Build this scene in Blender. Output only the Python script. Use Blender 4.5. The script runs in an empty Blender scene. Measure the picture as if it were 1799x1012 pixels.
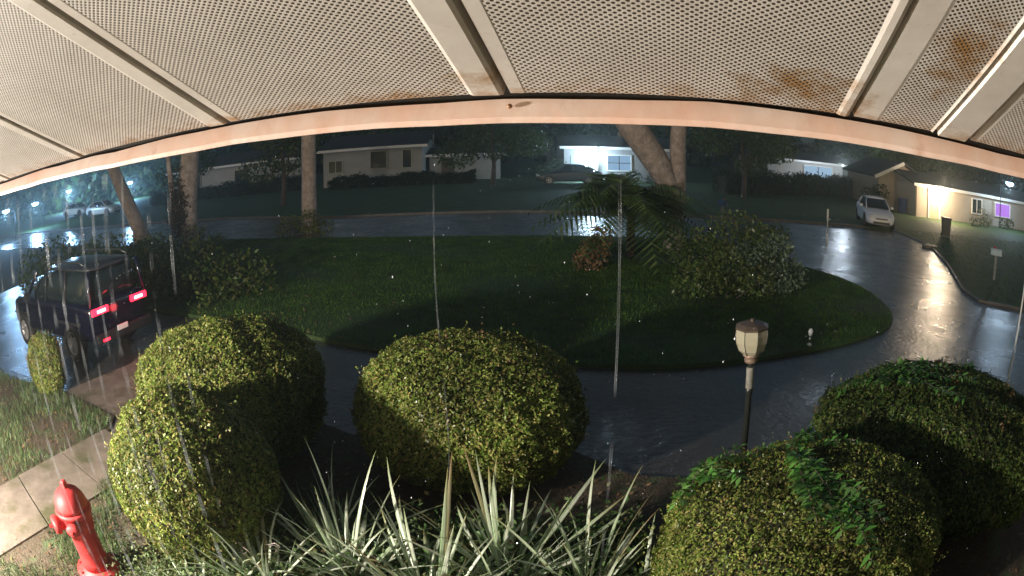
import bpy, bmesh, math, random
import numpy as np
from mathutils import Vector, Matrix, Euler
random.seed(7)
rng = np.random.default_rng(7)
R = math.radians
C = bpy.context.scene.collection
sc = bpy.context.scene

# ------------------------------------------------------------------ camera, world, exposure
CAM_H = 3.4
cam = bpy.data.cameras.new('camera')
cam.type = 'PANO'
cam.panorama_type = 'FISHEYE_LENS_POLYNOMIAL'
cam.sensor_fit = 'HORIZONTAL'
cam.sensor_width = 36.0
cam.fisheye_fov = R(170)
cam.fisheye_polynomial_k0 = 0.0
cam.fisheye_polynomial_k1 = -0.041955
cam.fisheye_polynomial_k2 = 0.0
cam.fisheye_polynomial_k3 = -2.4007e-5
cam.fisheye_polynomial_k4 = 0.0
cam.clip_start = 0.02
cam.clip_end = 1000
camo = bpy.data.objects.new('camera', cam)
C.objects.link(camo)
camo.matrix_world = Matrix.Translation((0, 0, CAM_H)) @ Matrix.Rotation(R(90 - 13.0), 4, 'X') @ Matrix.Rotation(R(-0.733), 4, 'Z')
sc.camera = camo

w = bpy.data.worlds.new('World')
sc.world = w
w.use_nodes = True
wn = w.node_tree
sky = wn.nodes.new('ShaderNodeTexSky')
sky.sky_type = 'NISHITA'
sky.sun_disc = False
sky.sun_elevation = R(6.0)
sky.sun_rotation = R(200)
sky.ozone_density = 1.2
sky.dust_density = 4.0
sky.air_density = .8
bg = wn.nodes['Background']
wn.links.new(sky.outputs[0], bg.inputs[0])
bg.inputs[1].default_value = 0.07      # night: only the faint glow of a rainy sky is left

sc.view_settings.view_transform = 'Standard'
sc.view_settings.look = 'None'
sc.view_settings.exposure = 0.0
sc.view_settings.gamma = 1.0
sc.view_settings.use_curve_mapping = False
sc.cycles.max_bounces = 6
sc.cycles.transparent_max_bounces = 24
sc.cycles.volume_bounces = 0
sc.cycles.sample_clamp_indirect = 3.0
sc.cycles.use_denoising = True

def lamp(name, loc, watts, col, radius=0.06, parent=None):
    l = bpy.data.lights.new(name, 'POINT')
    l.energy = watts
    l.color = col
    l.shadow_soft_size = radius
    o = bpy.data.objects.new(name, l)
    o.location = loc
    C.objects.link(o)
    o.parent = parent
    return o

# ------------------------------------------------------------------ helpers
def tag(o, label=None, cat=None, group=None, kind=None):
    if label: o['label'] = label
    if cat: o['category'] = cat
    if group: o['group'] = group
    if kind: o['kind'] = kind
    return o

def thing(name, loc, label, cat, rz=0.0, group=None):
    o = bpy.data.objects.new(name, None)
    o.empty_display_size = 0.2
    o.location = loc
    o.rotation_euler = (0, 0, rz)
    C.objects.link(o)
    return tag(o, label, cat, group)

def link(name, me, mat, parent=None, smooth=False):
    if mat is not None:
        for m in (mat if isinstance(mat, (list, tuple)) else [mat]):
            me.materials.append(m)
    if smooth:
        me.polygons.foreach_set('use_smooth', [True] * len(me.polygons))
    o = bpy.data.objects.new(name, me)
    C.objects.link(o)
    o.parent = parent
    return o

def obj(name, bm, mat, parent=None, smooth=False):
    me = bpy.data.meshes.new(name)
    bm.normal_update()
    bm.to_mesh(me)
    bm.free()
    return link(name, me, mat, parent, smooth)

def pyobj(name, v, f, mat, parent=None, smooth=False):
    me = bpy.data.meshes.new(name)
    me.from_pydata([tuple(map(float, p)) for p in v], [], [tuple(map(int, q)) for q in f])
    me.update()
    return link(name, me, mat, parent, smooth)

def quads(name, V, mat, parent=None, n=4, smooth=False):
    """V: (k, n, 3) array of separate n-gons -> one mesh, fast."""
    k = len(V)
    me = bpy.data.meshes.new(name)
    me.vertices.add(k * n)
    me.vertices.foreach_set('co', np.ascontiguousarray(V, dtype=np.float32).ravel())
    me.loops.add(k * n)
    me.loops.foreach_set('vertex_index', np.arange(k * n, dtype=np.int32))
    me.polygons.add(k)
    me.polygons.foreach_set('loop_start', np.arange(0, k * n, n, dtype=np.int32))
    me.polygons.foreach_set('loop_total', np.full(k, n, dtype=np.int32))
    me.update(calc_edges=True)
    return link(name, me, mat, parent, smooth)

def add_box(bm, c, s, rot=None, bev=0.0):
    g = bmesh.ops.create_cube(bm, size=1.0)
    vs = g['verts']
    bmesh.ops.scale(bm, vec=s, verts=vs)
    if bev > 0:
        es = list({e for v in vs for e in v.link_edges})
        b = bmesh.ops.bevel(bm, geom=es, offset=bev, segments=2, affect='EDGES', profile=0.6)
        vs = list({v for f in b['faces'] for v in f.verts} | {v for v in vs if v.is_valid})
    if rot is not None:
        bmesh.ops.rotate(bm, cent=(0, 0, 0), matrix=rot, verts=vs)
    bmesh.ops.translate(bm, vec=c, verts=vs)

def box(name, c, s, mat, parent=None, bev=0.0, rot=None):
    bm = bmesh.new()
    add_box(bm, c, s, rot, bev)
    return obj(name, bm, mat, parent)

def lathe(bm, prof, seg=24, origin=(0, 0, 0), axis=None, cap=True):
    rings = []
    M = Matrix.Identity(3) if axis is None else Vector((0, 0, 1)).rotation_difference(Vector(axis)).to_matrix()
    for (r, z) in prof:
        rings.append([bm.verts.new(M @ Vector((r * math.cos(2 * math.pi * i / seg), r * math.sin(2 * math.pi * i / seg), z)) + Vector(origin)) for i in range(seg)])
    for a, b in zip(rings, rings[1:]):
        for i in range(seg):
            bm.faces.new((a[i], a[(i + 1) % seg], b[(i + 1) % seg], b[i]))
    if cap:
        bm.faces.new(rings[0][::-1])
        bm.faces.new(rings[-1])

def lathe_obj(name, prof, mat, parent=None, seg=24, origin=(0, 0, 0), axis=None, smooth=True):
    bm = bmesh.new()
    lathe(bm, prof, seg, origin, axis)
    return obj(name, bm, mat, parent, smooth)

def tube_arrays(pts, rad, seg=8):
    pts = [Vector(p) for p in pts]
    V, F = [], []
    up = Vector((0.013, 0.021, 1))
    for i, p in enumerate(pts):
        t = (pts[min(i + 1, len(pts) - 1)] - pts[max(i - 1, 0)]).normalized()
        a = t.cross(up if abs(t.z) < 0.95 else Vector((1, 0, 0))).normalized()
        b = t.cross(a)
        for k in range(seg):
            q = 2 * math.pi * k / seg
            V.append(p + (a * math.cos(q) + b * math.sin(q)) * rad[i])
    n = len(pts)
    for i in range(n - 1):
        for k in range(seg):
            F.append((i * seg + k, i * seg + (k + 1) % seg, (i + 1) * seg + (k + 1) % seg, (i + 1) * seg + k))
    F.append(tuple(range(seg))[::-1])
    F.append(tuple((n - 1) * seg + k for k in range(seg)))
    return V, F

def tube(name, pts, rad, mat, parent=None, seg=8):
    if not isinstance(rad, (list, tuple)):
        rad = [rad] * len(pts)
    V, F = tube_arrays(pts, rad, seg)
    return pyobj(name, V, F, mat, parent, True)

def prism(name, pts, z0, z1, mat, parent=None, kind=None):
    """flat polygon with thickness"""
    bm = bmesh.new()
    a = [bm.verts.new((x, y, z1)) for x, y in pts]
    f = bm.faces.new(a)
    f.normal_update()
    if f.normal.z < 0:
        f.normal_flip()
    if z0 is not None:
        b = [bm.verts.new((x, y, z0)) for x, y in pts]
        n = len(pts)
        for i in range(n):
            bm.faces.new((a[i], a[(i + 1) % n], b[(i + 1) % n], b[i]))
        bmesh.ops.recalc_face_normals(bm, faces=bm.faces[:])
    bmesh.ops.triangulate(bm, faces=[q for q in bm.faces if len(q.verts) > 4])
    o = obj(name, bm, mat, parent)
    if kind: o['kind'] = kind
    return o

def smooth_loop(pts, it=2):
    for _ in range(it):
        out = []
        n = len(pts)
        for i in range(n):
            a, b = pts[i], pts[(i + 1) % n]
            out.append((a[0] * .75 + b[0] * .25, a[1] * .75 + b[1] * .25))
            out.append((a[0] * .25 + b[0] * .75, a[1] * .25 + b[1] * .75))
        pts = out
    return pts

# ------------------------------------------------------------------ materials
def mat(name, col=(.5, .5, .5), rough=.6, metal=0., spec=.5, noise=None, bump=None, col2=None, emit=None, estr=0., coords='Object', stains=None):
    """noise=(scale, amount) mixes col -> col2 ; bump=(scale, strength, distance)"""
    m = bpy.data.materials.new(name)
    m.use_nodes = True
    nt = m.node_tree
    N, L = nt.nodes, nt.links
    b = N['Principled BSDF']
    b.inputs['Base Color'].default_value = (*col, 1)
    b.inputs['Roughness'].default_value = rough
    b.inputs['Metallic'].default_value = metal
    b.inputs['Specular IOR Level'].default_value = spec
    if emit:
        b.inputs['Emission Color'].default_value = (*emit, 1)
        b.inputs['Emission Strength'].default_value = estr
    tc = N.new('ShaderNodeTexCoord')
    out = tc.outputs[coords]
    if noise:
        c2 = col2 or tuple(c * .5 for c in col)
        n1 = N.new('ShaderNodeTexNoise'); n1.inputs['Scale'].default_value = noise[0]; n1.inputs['Detail'].default_value = 8
        n1.inputs['Roughness'].default_value = .65
        L.new(out, n1.inputs['Vector'])
        rp = N.new('ShaderNodeValToRGB')
        rp.color_ramp.elements[0].position = .5 - noise[1]; rp.color_ramp.elements[1].position = .5 + noise[1]
        rp.color_ramp.elements[0].color = (*c2, 1); rp.color_ramp.elements[1].color = (*col, 1)
        L.new(n1.outputs['Fac'], rp.inputs['Fac'])
        last = rp.outputs['Color']
        if stains:
            n3 = N.new('ShaderNodeTexNoise'); n3.inputs['Scale'].default_value = stains[0]; n3.inputs['Detail'].default_value = 6
            L.new(out, n3.inputs['Vector'])
            r3 = N.new('ShaderNodeValToRGB'); r3.color_ramp.elements[0].position = stains[1]; r3.color_ramp.elements[1].position = stains[1] + .15
            L.new(n3.outputs['Fac'], r3.inputs['Fac'])
            mx = N.new('ShaderNodeMix'); mx.data_type = 'RGBA'
            L.new(r3.outputs['Color'], mx.inputs['Factor']); L.new(last, mx.inputs['A']); mx.inputs['B'].default_value = (*stains[2], 1)
            last = mx.outputs['Result']
        L.new(last, b.inputs['Base Color'])
    if bump:
        n2 = N.new('ShaderNodeTexNoise'); n2.inputs['Scale'].default_value = bump[0]; n2.inputs['Detail'].default_value = 6
        L.new(out, n2.inputs['Vector'])
        bp = N.new('ShaderNodeBump'); bp.inputs['Strength'].default_value = bump[1]; bp.inputs['Distance'].default_value = bump[2]
        L.new(n2.outputs['Fac'], bp.inputs['Height'])
        L.new(bp.outputs['Normal'], b.inputs['Normal'])
    return m

def leaf_mat(name, cols, rough=.6, trans=.28, spec=.25):
    """colour chosen per leaf (random per island)"""
    m = bpy.data.materials.new(name)
    m.use_nodes = True
    nt = m.node_tree
    N, L = nt.nodes, nt.links
    b = N['Principled BSDF']
    g = N.new('ShaderNodeNewGeometry')
    rp = N.new('ShaderNodeValToRGB')
    e = rp.color_ramp.elements
    e[0].color = (*cols[0], 1); e[1].color = (*cols[-1], 1)
    for i, c in enumerate(cols[1:-1]):
        k = e.new((i + 1) / (len(cols) - 1)); k.color = (*c, 1)
    L.new(g.outputs['Random Per Island'], rp.inputs['Fac'])
    # patches of older and younger growth
    tc = N.new('ShaderNodeTexCoord'); no = N.new('ShaderNodeTexNoise'); no.inputs['Scale'].default_value = 2.2; no.inputs['Detail'].default_value = 4
    L.new(tc.outputs['Object'], no.inputs['Vector'])
    mr = N.new('ShaderNodeMapRange'); mr.inputs[1].default_value = .35; mr.inputs[2].default_value = .68; mr.inputs[3].default_value = .55; mr.inputs[4].default_value = 1.35
    L.new(no.outputs['Fac'], mr.inputs[0])
    mu = N.new('ShaderNodeVectorMath'); mu.operation = 'SCALE'
    L.new(rp.outputs['Color'], mu.inputs[0]); L.new(mr.outputs[0], mu.inputs['Scale'])
    L.new(mu.outputs[0], b.inputs['Base Color'])
    b.inputs['Roughness'].default_value = rough
    b.inputs['Specular IOR Level'].default_value = spec
    tr = N.new('ShaderNodeBsdfTranslucent'); L.new(mu.outputs[0], tr.inputs['Color'])
    mx = N.new('ShaderNodeMixShader'); mx.inputs[0].default_value = trans
    L.new(b.outputs[0], mx.inputs[1]); L.new(tr.outputs[0], mx.inputs[2])
    L.new(mx.outputs[0], N['Material Output'].inputs['Surface'])
    return m

def glow(name, col, strength):
    m = bpy.data.materials.new(name); m.use_nodes = True
    N, L = m.node_tree.nodes, m.node_tree.links
    N.remove(N['Principled BSDF'])
    e = N.new('ShaderNodeEmission'); e.inputs[0].default_value = (*col, 1); e.inputs[1].default_value = strength
    L.new(e.outputs[0], N['Material Output'].inputs['Surface'])
    return m

def wet_mat(name, col, col2, rough, wob, scale=1.0):
    """wet paving: dark base, patchy film of water, rippled by the rain"""
    m = mat(name, col, rough, noise=(.6 * scale, .22), col2=col2, spec=.6)
    m.node_tree.nodes['Principled BSDF'].inputs['Coat Weight'].default_value = .9
    m.node_tree.nodes['Principled BSDF'].inputs['Coat Roughness'].default_value = .24
    m.node_tree.nodes['Principled BSDF'].inputs['Coat IOR'].default_value = 1.4
    N, L = m.node_tree.nodes, m.node_tree.links
    b = N['Principled BSDF']
    tc = N.new('ShaderNodeTexCoord')
    n1 = N.new('ShaderNodeTexNoise'); n1.inputs['Scale'].default_value = .7; n1.inputs['Detail'].default_value = 6
    L.new(tc.outputs['Object'], n1.inputs['Vector'])
    mr = N.new('ShaderNodeMapRange'); mr.inputs[1].default_value = .35; mr.inputs[2].default_value = .65; mr.inputs[3].default_value = rough * .6; mr.inputs[4].default_value = rough * 1.6
    L.new(n1.outputs['Fac'], mr.inputs[0]); L.new(mr.outputs[0], b.inputs['Roughness'])
    n2 = N.new('ShaderNodeTexNoise'); n2.inputs['Scale'].default_value = 9; n2.inputs['Detail'].default_value = 5
    n3 = N.new('ShaderNodeTexNoise'); n3.inputs['Scale'].default_value = 90; n3.inputs['Detail'].default_value = 3
    L.new(tc.outputs['Object'], n2.inputs['Vector']); L.new(tc.outputs['Object'], n3.inputs['Vector'])
    b1 = N.new('ShaderNodeBump'); b1.inputs['Strength'].default_value = wob; b1.inputs['Distance'].default_value = .03
    b2 = N.new('ShaderNodeBump'); b2.inputs['Strength'].default_value = wob; b2.inputs['Distance'].default_value = .004
    L.new(n2.outputs['Fac'], b1.inputs['Height']); L.new(n3.outputs['Fac'], b2.inputs['Height'])
    L.new(b1.outputs[0], b2.inputs['Normal']); L.new(b2.outputs[0], b.inputs['Normal']); L.new(b2.outputs[0], b.inputs['Coat Normal'])
    return m

M = {}
M['ground'] = mat('rough_ground', (.055, .085, .03), .8, noise=(3, .2), col2=(.03, .035, .018), bump=(20, .6, .03))
M['lawn'] = mat('lawn_turf', (.05, .12, .022), .75, noise=(.9, .2), col2=(.035, .05, .018), bump=(60, .7, .03))
M['soil'] = mat('leaf_litter_soil', (.12, .085, .055), .8, noise=(14, .22), col2=(.045, .04, .022), bump=(35, .8, .03), stains=(3.1, .52, (.07, .1, .04)))
M['asphalt'] = wet_mat('wet_asphalt', (.075, .068, .058), (.038, .035, .03), .3, .8)
M['concrete'] = mat('wet_concrete', (.25, .205, .165), .6, noise=(3.5, .2), col2=(.12, .098, .075), bump=(40, .4, .01), stains=(1.7, .50, (.085, .08, .04)))
M['kerb'] = mat('kerb_stone', (.10, .095, .085), .5, noise=(6, .2), bump=(30, .3, .01))
M['bark'] = mat('tree_bark', (.50, .42, .37), .8, noise=(5, .2), col2=(.22, .18, .15), bump=(12, .9, .08))
M['bark_dark'] = mat('dark_tree_bark', (.13, .10, .08), .8, noise=(5, .2), col2=(.05, .04, .03), bump=(12, .9, .08))
M['rubber'] = mat('tyre_rubber', (.02, .02, .02), .6)
M['rim'] = mat('wheel_alloy', (.6, .6, .6), .3, metal=.8)
M['glass'] = mat('car_glass', (.012, .02, .022), .06, spec=.6)
M['chrome'] = mat('bright_metal', (.6, .6, .6), .2, metal=1.)
M['black'] = mat('black_plastic', (.02, .02, .022), .4)
M['white_metal'] = mat('white_painted_metal', (.75, .75, .72), .35)

# ------------------------------------------------------------------ the eave overhead
A = R(12.55); S = R(21.58); U_ = 0.31
nrm = Vector((math.sin(A), math.cos(A), 0)); xg = Vector((math.cos(A), -math.sin(A), 0))
Lv = nrm * math.cos(S) - Vector((0, 0, 1)) * math.sin(S)
Uv = nrm * math.sin(S) + Vector((0, 0, 1)) * math.cos(S)
O = Vector((0, 0, CAM_H))
def E(x, l, u):
    return O + (xg * x + Lv * l + Uv * u) * U_

def soffit_material():
    m = bpy.data.materials.new('perforated_aluminium'); m.use_nodes = True
    N, L = m.node_tree.nodes, m.node_tree.links
    b = N['Principled BSDF']; b.inputs['Roughness'].default_value = .5
    uv = N.new('ShaderNodeUVMap'); uv.uv_map = 'UVMap'
    sep = N.new('ShaderNodeSeparateXYZ'); L.new(uv.outputs[0], sep.inputs[0])
    def mth(op, a, c=None, d=None):
        n = N.new('ShaderNodeMath'); n.operation = op
        for i, q in enumerate((a, c, d)):
            if q is None: continue
            if isinstance(q, (int, float)): n.inputs[i].default_value = q
            else: L.new(q, n.inputs[i])
        return n.outputs[0]
    P = .0275
    def dist(off):
        fx = mth('SUBTRACT', mth('FRACT', mth('ADD', mth('DIVIDE', sep.outputs[0], P), off)), .5)
        fy = mth('SUBTRACT', mth('FRACT', mth('ADD', mth('DIVIDE', sep.outputs[1], P), off)), .5)
        return mth('SQRT', mth('ADD', mth('MULTIPLY', fx, fx), mth('MULTIPLY', fy, fy)))
    d = mth('MINIMUM', dist(0.), dist(.5))
    hole = N.new('ShaderNodeMapRange'); L.new(d, hole.inputs[0]); hole.inputs[1].default_value = .19; hole.inputs[2].default_value = .26
    hole.inputs[3].default_value = 1.; hole.inputs[4].default_value = 0.
    # only the middle field of the sheet is punched: the V channel of a second map carries it
    uv2 = N.new('ShaderNodeUVMap'); uv2.uv_map = 'Punched'
    s2 = N.new('ShaderNodeSeparateXYZ'); L.new(uv2.outputs[0], s2.inputs[0])
    holes = mth('MULTIPLY', hole.outputs[0], mth('GREATER_THAN', s2.outputs[0], .5))
    # paint, dirt and rust
    n1 = N.new('ShaderNodeTexNoise'); n1.inputs['Scale'].default_value = 3.; n1.inputs['Detail'].default_value = 8; n1.inputs['Roughness'].default_value = .7
    L.new(uv.outputs[0], n1.inputs['Vector'])
    r1 = N.new('ShaderNodeValToRGB'); r1.color_ramp.elements[0].position = .3; r1.color_ramp.elements[1].position = .7
    r1.color_ramp.elements[0].color = (.56, .52, .47, 1); r1.color_ramp.elements[1].color = (.72, .685, .635, 1)
    L.new(n1.outputs['Fac'], r1.inputs['Fac'])
    n2 = N.new('ShaderNodeTexNoise'); n2.inputs['Scale'].default_value = 7.; n2.inputs['Detail'].default_value = 10; n2.inputs['Roughness'].default_value = .75
    L.new(uv.outputs[0], n2.inputs['Vector'])
    def blob(cx, cy, rx, ry):
        dx = mth('DIVIDE', mth('SUBTRACT', sep.outputs[0], cx), rx); dy = mth('DIVIDE', mth('SUBTRACT', sep.outputs[1], cy), ry)
        return mth('MAXIMUM', mth('SUBTRACT', 1., mth('ADD', mth('MULTIPLY', dx, dx), mth('MULTIPLY', dy, dy))), 0.)
    k = mth('MAXIMUM', blob(1.10, 1.45, .20, .42), blob(.55, 1.92, .38, .20))
    k = mth('MAXIMUM', k, mth('MULTIPLY', blob(-.62, 1.95, .14, .12), .8))
    edge = N.new('ShaderNodeMapRange'); L.new(sep.outputs[1], edge.inputs[0]); edge.inputs[1].default_value = 1.93; edge.inputs[2].default_value = 2.08; edge.inputs[4].default_value = .75
    k = mth('MAXIMUM', k, edge.outputs[0])
    rm = N.new('ShaderNodeMapRange'); L.new(mth('ADD', n2.outputs['Fac'], mth('MULTIPLY', k, .30)), rm.inputs[0]); rm.inputs[1].default_value = .60; rm.inputs[2].default_value = .86
    rust = mth('MULTIPLY', rm.outputs[0], mth('MINIMUM', mth('MULTIPLY', k, 4.), 1.))
    mx = N.new('ShaderNodeMix'); mx.data_type = 'RGBA'; L.new(rust, mx.inputs['Factor']); L.new(r1.outputs[0], mx.inputs['A']); mx.inputs['B'].default_value = (.34, .19, .07, 1)
    # specks of dirt
    n4 = N.new('ShaderNodeTexNoise'); n4.inputs['Scale'].default_value = 26.; n4.inputs['Detail'].default_value = 3
    L.new(uv.outputs[0], n4.inputs['Vector'])
    r4 = N.new('ShaderNodeMapRange'); L.new(n4.outputs['Fac'], r4.inputs[0]); r4.inputs[1].default_value = .66; r4.inputs[2].default_value = .76; r4.inputs[4].default_value = .5
    m4 = N.new('ShaderNodeMix'); m4.data_type = 'RGBA'; L.new(r4.outputs[0], m4.inputs['Factor']); L.new(mx.outputs['Result'], m4.inputs['A']); m4.inputs['B'].default_value = (.22, .2, .16, 1)
    m2 = N.new('ShaderNodeMix'); m2.data_type = 'RGBA'; L.new(holes, m2.inputs['Factor']); L.new(m4.outputs['Result'], m2.inputs['A']); m2.inputs['B'].default_value = (.05, .04, .03, 1)
    L.new(m2.outputs['Result'], b.inputs['Base Color'])
    bp = N.new('ShaderNodeBump'); bp.inputs['Strength'].default_value = .5; bp.inputs['Distance'].default_value = .002; bp.invert = True
    L.new(holes, bp.inputs['Height']); L.new(bp.outputs[0], b.inputs['Normal'])
    return m

soff = soffit_material()
dark_gap = mat('gap_shade_dark', (.03, .025, .02), .9)  # near-black colour standing in for shade inside the eave gaps
eave = thing('house_eave', (0, 0, CAM_H), 'white perforated metal eave over the top of the picture', 'eave')
joints = [-6.98, -5.69, -4.40, -3.105, -1.79, -.52, .79, 1.235, 1.445, 2.72, 4.0, 5.3, 6.6, 7.9]
ribw = {0.79: .0}
for i, (a, b_) in enumerate(zip(joints, joints[1:])):
    wdt = b_ - a
    narrow = wdt < .5
    # profile across the sheet: (x, u, punched)
    if narrow and wdt < .3:
        prof = [(a + .005, 1.05), (a + .012, .985), (b_ - .03, .985), (b_ - .012, 1.0), (b_ - .005, 1.05)]
        pun = [0, 0, 0, 0]
    elif narrow:
        prof = [(a + .006, 1.06), (a + .012, 1.0), (a + .12, .998), (a + .135, 1.0), (b_ - .03, 1.0), (b_ - .02, .994), (b_ - .006, 1.05)]
        pun = [0, 0, 0, 1, 0, 0]
    else:
        rw = .07 if abs(b_ - .79) < .01 else .14
        prof = [(a + .006, 1.04), (a + .010, 1.0), (a + .06, .999), (a + .065, 1.0), (b_ - rw, 1.0), (b_ - rw + .015, .994), (b_ - .03, .992), (b_ - .014, .996), (b_ - .007, 1.04)]
        pun = [0, 0, 0, 1, 0, 0, 0, 0]
    bm = bmesh.new()
    l1 = bm.loops.layers.uv.new('UVMap'); l2 = bm.loops.layers.uv.new('Punched')
    ls = [-3.2, -1.6, -.4, .4, 1.2, 2.088, 2.095]
    vs = [[bm.verts.new(E(x, l, u + (.05 if l > 2.09 else 0)) - O) for l in ls] for x, u in prof]
    for j in range(len(prof) - 1):
        for k in range(len(ls) - 1):
            f = bm.faces.new((vs[j][k], vs[j][k + 1], vs[j + 1][k + 1], vs[j + 1][k]))
            for lp, (q, r) in zip(f.loops, ((j, k), (j, k + 1), (j + 1, k + 1), (j + 1, k))):
                lp[l1].uv = (prof[q][0], ls[r])
                lp[l2].uv = (float(pun[j]), 0)
    obj('soffit_panel', bm, soff, eave)
# near-black backing painted as the shade above the sheets, seen through the joints and the drip gap
bm = bmesh.new()
q = [bm.verts.new(E(x, l, 1.10) - O) for x, l in ((-7, -3.2), (7.9, -3.2), (7.9, 2.3), (-7, 2.3))]
bm.faces.new(q)
obj('shade_backing', bm, dark_gap, eave)

gut_m = mat('peach_painted_gutter', (.88, .73, .65), .45, noise=(7, .14), col2=(.84, .55, .43), bump=(30, .25, .004), stains=(11, .64, (.55, .30, .2)))
gut = thing('gutter', (0, 0, CAM_H), 'peach painted metal gutter running along the outer edge of the eave', 'gutter')
def ext_profile(name, prof, x0, x1, m, parent, n=24):
    V, F = [], []
    k = len(prof)
    for i in range(n + 1):
        x = x0 + (x1 - x0) * i / n
        for (l, u) in prof:
            V.append(E(x, l, u + (.006 * math.sin(x * 2.3 + 1) * math.sin(x * 5.1) if u > .99 and l < 2.152 else 0) + .0035 * math.sin(x * 3.1) + .002 * math.sin(x * 9.7)) - O)
    for i in range(n):
        for j in range(k - 1):
            F.append((i * k + j, i * k + j + 1, (i + 1) * k + j + 1, (i + 1) * k + j))
    return pyobj(name, V, F, m, parent, False)
ext_profile('back_face', [(2.15, 1.004), (2.137, 1.000), (2.135, .925), (2.145, .905), (2.17, .914)], -7, 7.9, gut_m, gut, 60)
ext_profile('trough', [(2.17, .914), (2.4, 1.03), (2.5, 1.10), (2.55, 1.32), (2.5, 1.34)], -7, 7.9, gut_m, gut, 60)
ext_profile('gap_shade_strip', [(2.155, .985), (2.155, 1.12)], -7, 7.9, dark_gap, gut, 60)  # dark strip added as the shade between soffit and gutter
screw_m = mat('rusty_screw', (.3, .16, .09), .5, metal=.6)
for x in (-.52,):
    p = E(x, 2.133, .965) - O
    lathe_obj('screw', [(.001, 0), (.0032, .0008), (.0026, .0025), (.001, .003)], screw_m, gut, 8, p, -Lv)

# roof sheet above and the house wall behind the camera
roof_m = mat('roof_shingle', (.07, .065, .06), .8, noise=(8, .2), bump=(30, .5, .02))
bm = bmesh.new()
q = [bm.verts.new(E(x, l, 1.40)) for x, l in ((-30, -10), (20, -10), (20, 2.45), (-30, 2.45))]
q2 = [bm.verts.new(E(x, l, 1.33)) for x, l in ((-30, -10), (20, -10), (20, 2.45), (-30, 2.45))]
bm.faces.new(q); bm.faces.new(q2[::-1])
for i in range(4): bm.faces.new((q[i], q2[i], q2[(i + 1) % 4], q[(i + 1) % 4]))
rf = obj('home_roof', bm, roof_m); rf['kind'] = 'structure'
wall_m = mat('cream_render', (.6, .55, .48), .7, noise=(4, .2), col2=(.5, .46, .4), bump=(60, .3, .01))
hw = box('home_wall', (0, 0, 0), (16, .2, 3.45), wall_m)
hw.location = (nrm * -1.0) + Vector((-4.0 * math.cos(A), 4.0 * math.sin(A), 1.725))
hw.rotation_euler = (0, 0, -A); hw['kind'] = 'structure'

# the porch lantern on the wall, just out of the picture at the left
pl_xy = Vector((-6.05, .66, 0))
pl = thing('porch_lantern', pl_xy + Vector((0, 0, 2.72)), 'lit wall lantern on the house beyond the left edge', 'wall lamp', -A)
box('back_plate', (0, -.17, 0), (.12, .03, .2), M['black'], pl, .005)
box('arm', (0, -.10, .11), (.03, .14, .03), M['black'], pl)
lathe_obj('cap', [(.09, .12), (.06, .16), (.01, .2)], M['black'], pl, 6, smooth=False)
lathe_obj('bulb', [(.015, -.05), (.04, -.02), (.045, .02), (.02, .06)], glow('lantern_glow', (1, .86, .66), 60), pl, 12)
lamp('porch_light', pl_xy + Vector((0, 0.0, 2.66)), 4500, (1, .90, .80), .16)

# ------------------------------------------------------------------ ground, drive, street
prism('ground', [(-260, -60), (260, -60), (260, 320), (-260, 320)], None, -.03, M['ground'], kind='structure')
street = [(-120, 52), (-60, 41.5), (-15.3, 32.1), (-7.6, 29.3), (0, 29.4), (12, 27.6), (19.1, 26.4), (18.9, 24.2), (18.4, 21.9), (16.9, 19.2), (16.0, 17.6), (14.4, 15.2), (13.4, 13.7), (13.0, 12.3), (14.2, 11.2), (24, 8.5), (24, 2), (14, 3.5), (8.5, 5.2), (6, 5.5), (2.4, 5.5), (1.2, 5.9), (.6, 6.6), (-.4, 7.6), (-1.9, 6.9), (-3.2, 7.7), (-4.4, 7.0), (-5.6, 6.62), (-7.63, 7.27), (-13, 7.6), (-30, 9), (-30, 13.5), (-19, 14), (-19, 24.6), (-22.7, 26.3), (-60, 33), (-120, 42)]
prism('street', street, None, 0.0, M['asphalt'], kind='structure')
isl = smooth_loop([(-4.2, 11.2), (-2.69, 10.4), (-.9, 9.75), (.84, 9.44), (2.55, 9.1), (4.75, 9.42), (6.6, 9.95), (8.1, 10.7), (8.9, 12.4), (9.1, 14.6), (8.7, 16), (8.0, 17.3), (7.6, 19.5), (6, 21.6), (0, 22.1), (-6, 22.6), (-12, 23.9), (-18.3, 25), (-18.5, 20), (-14, 14.4), (-8, 12.6)])
prism('lawn_island', isl, -.03, .07, M['lawn'], kind='structure')
prism('far_verge', [(-7.6, 29.5), (0, 29.6), (12, 27.8), (19.3, 26.6), (45, 22), (45, 80), (-100, 90), (-60, 42), (-15.3, 32.3)], -.03, .06, M['lawn'], kind='structure')
verge = [(19.1, 26.4), (18.4, 21.9), (16.9, 19.2), (16.0, 17.6), (14.4, 15.2), (13.4, 13.7), (13.0, 12.3), (14.2, 11.2), (24, 8.5), (60, 8), (60, 22)]
prism('right_verge', [(x + .05, y) for x, y in verge], -.03, .062, M['lawn'], kind='structure')
bed = [(14, 3.5), (8.5, 5.2), (6, 5.5), (2.4, 5.5), (1.2, 5.9), (.6, 6.6), (-.4, 7.6), (-1.9, 6.9), (-3.2, 7.7), (-4.35, 6.95), (-4.2, 6.2), (-5.9, .9), (-5, .6), (14, -3.4)]
prism('planting_bed', bed, -.03, .05, M['soil'], kind='structure')
prism('left_yard', [(-30, 9), (-13, 7.6), (-7.63, 7.27), (-5.75, 6.66), (-5.55, 6.25), (-6.4, 3.8), (-7.3, 1.6), (-30, 5.5)], -.03, .05, M['soil'], kind='structure')
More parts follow.
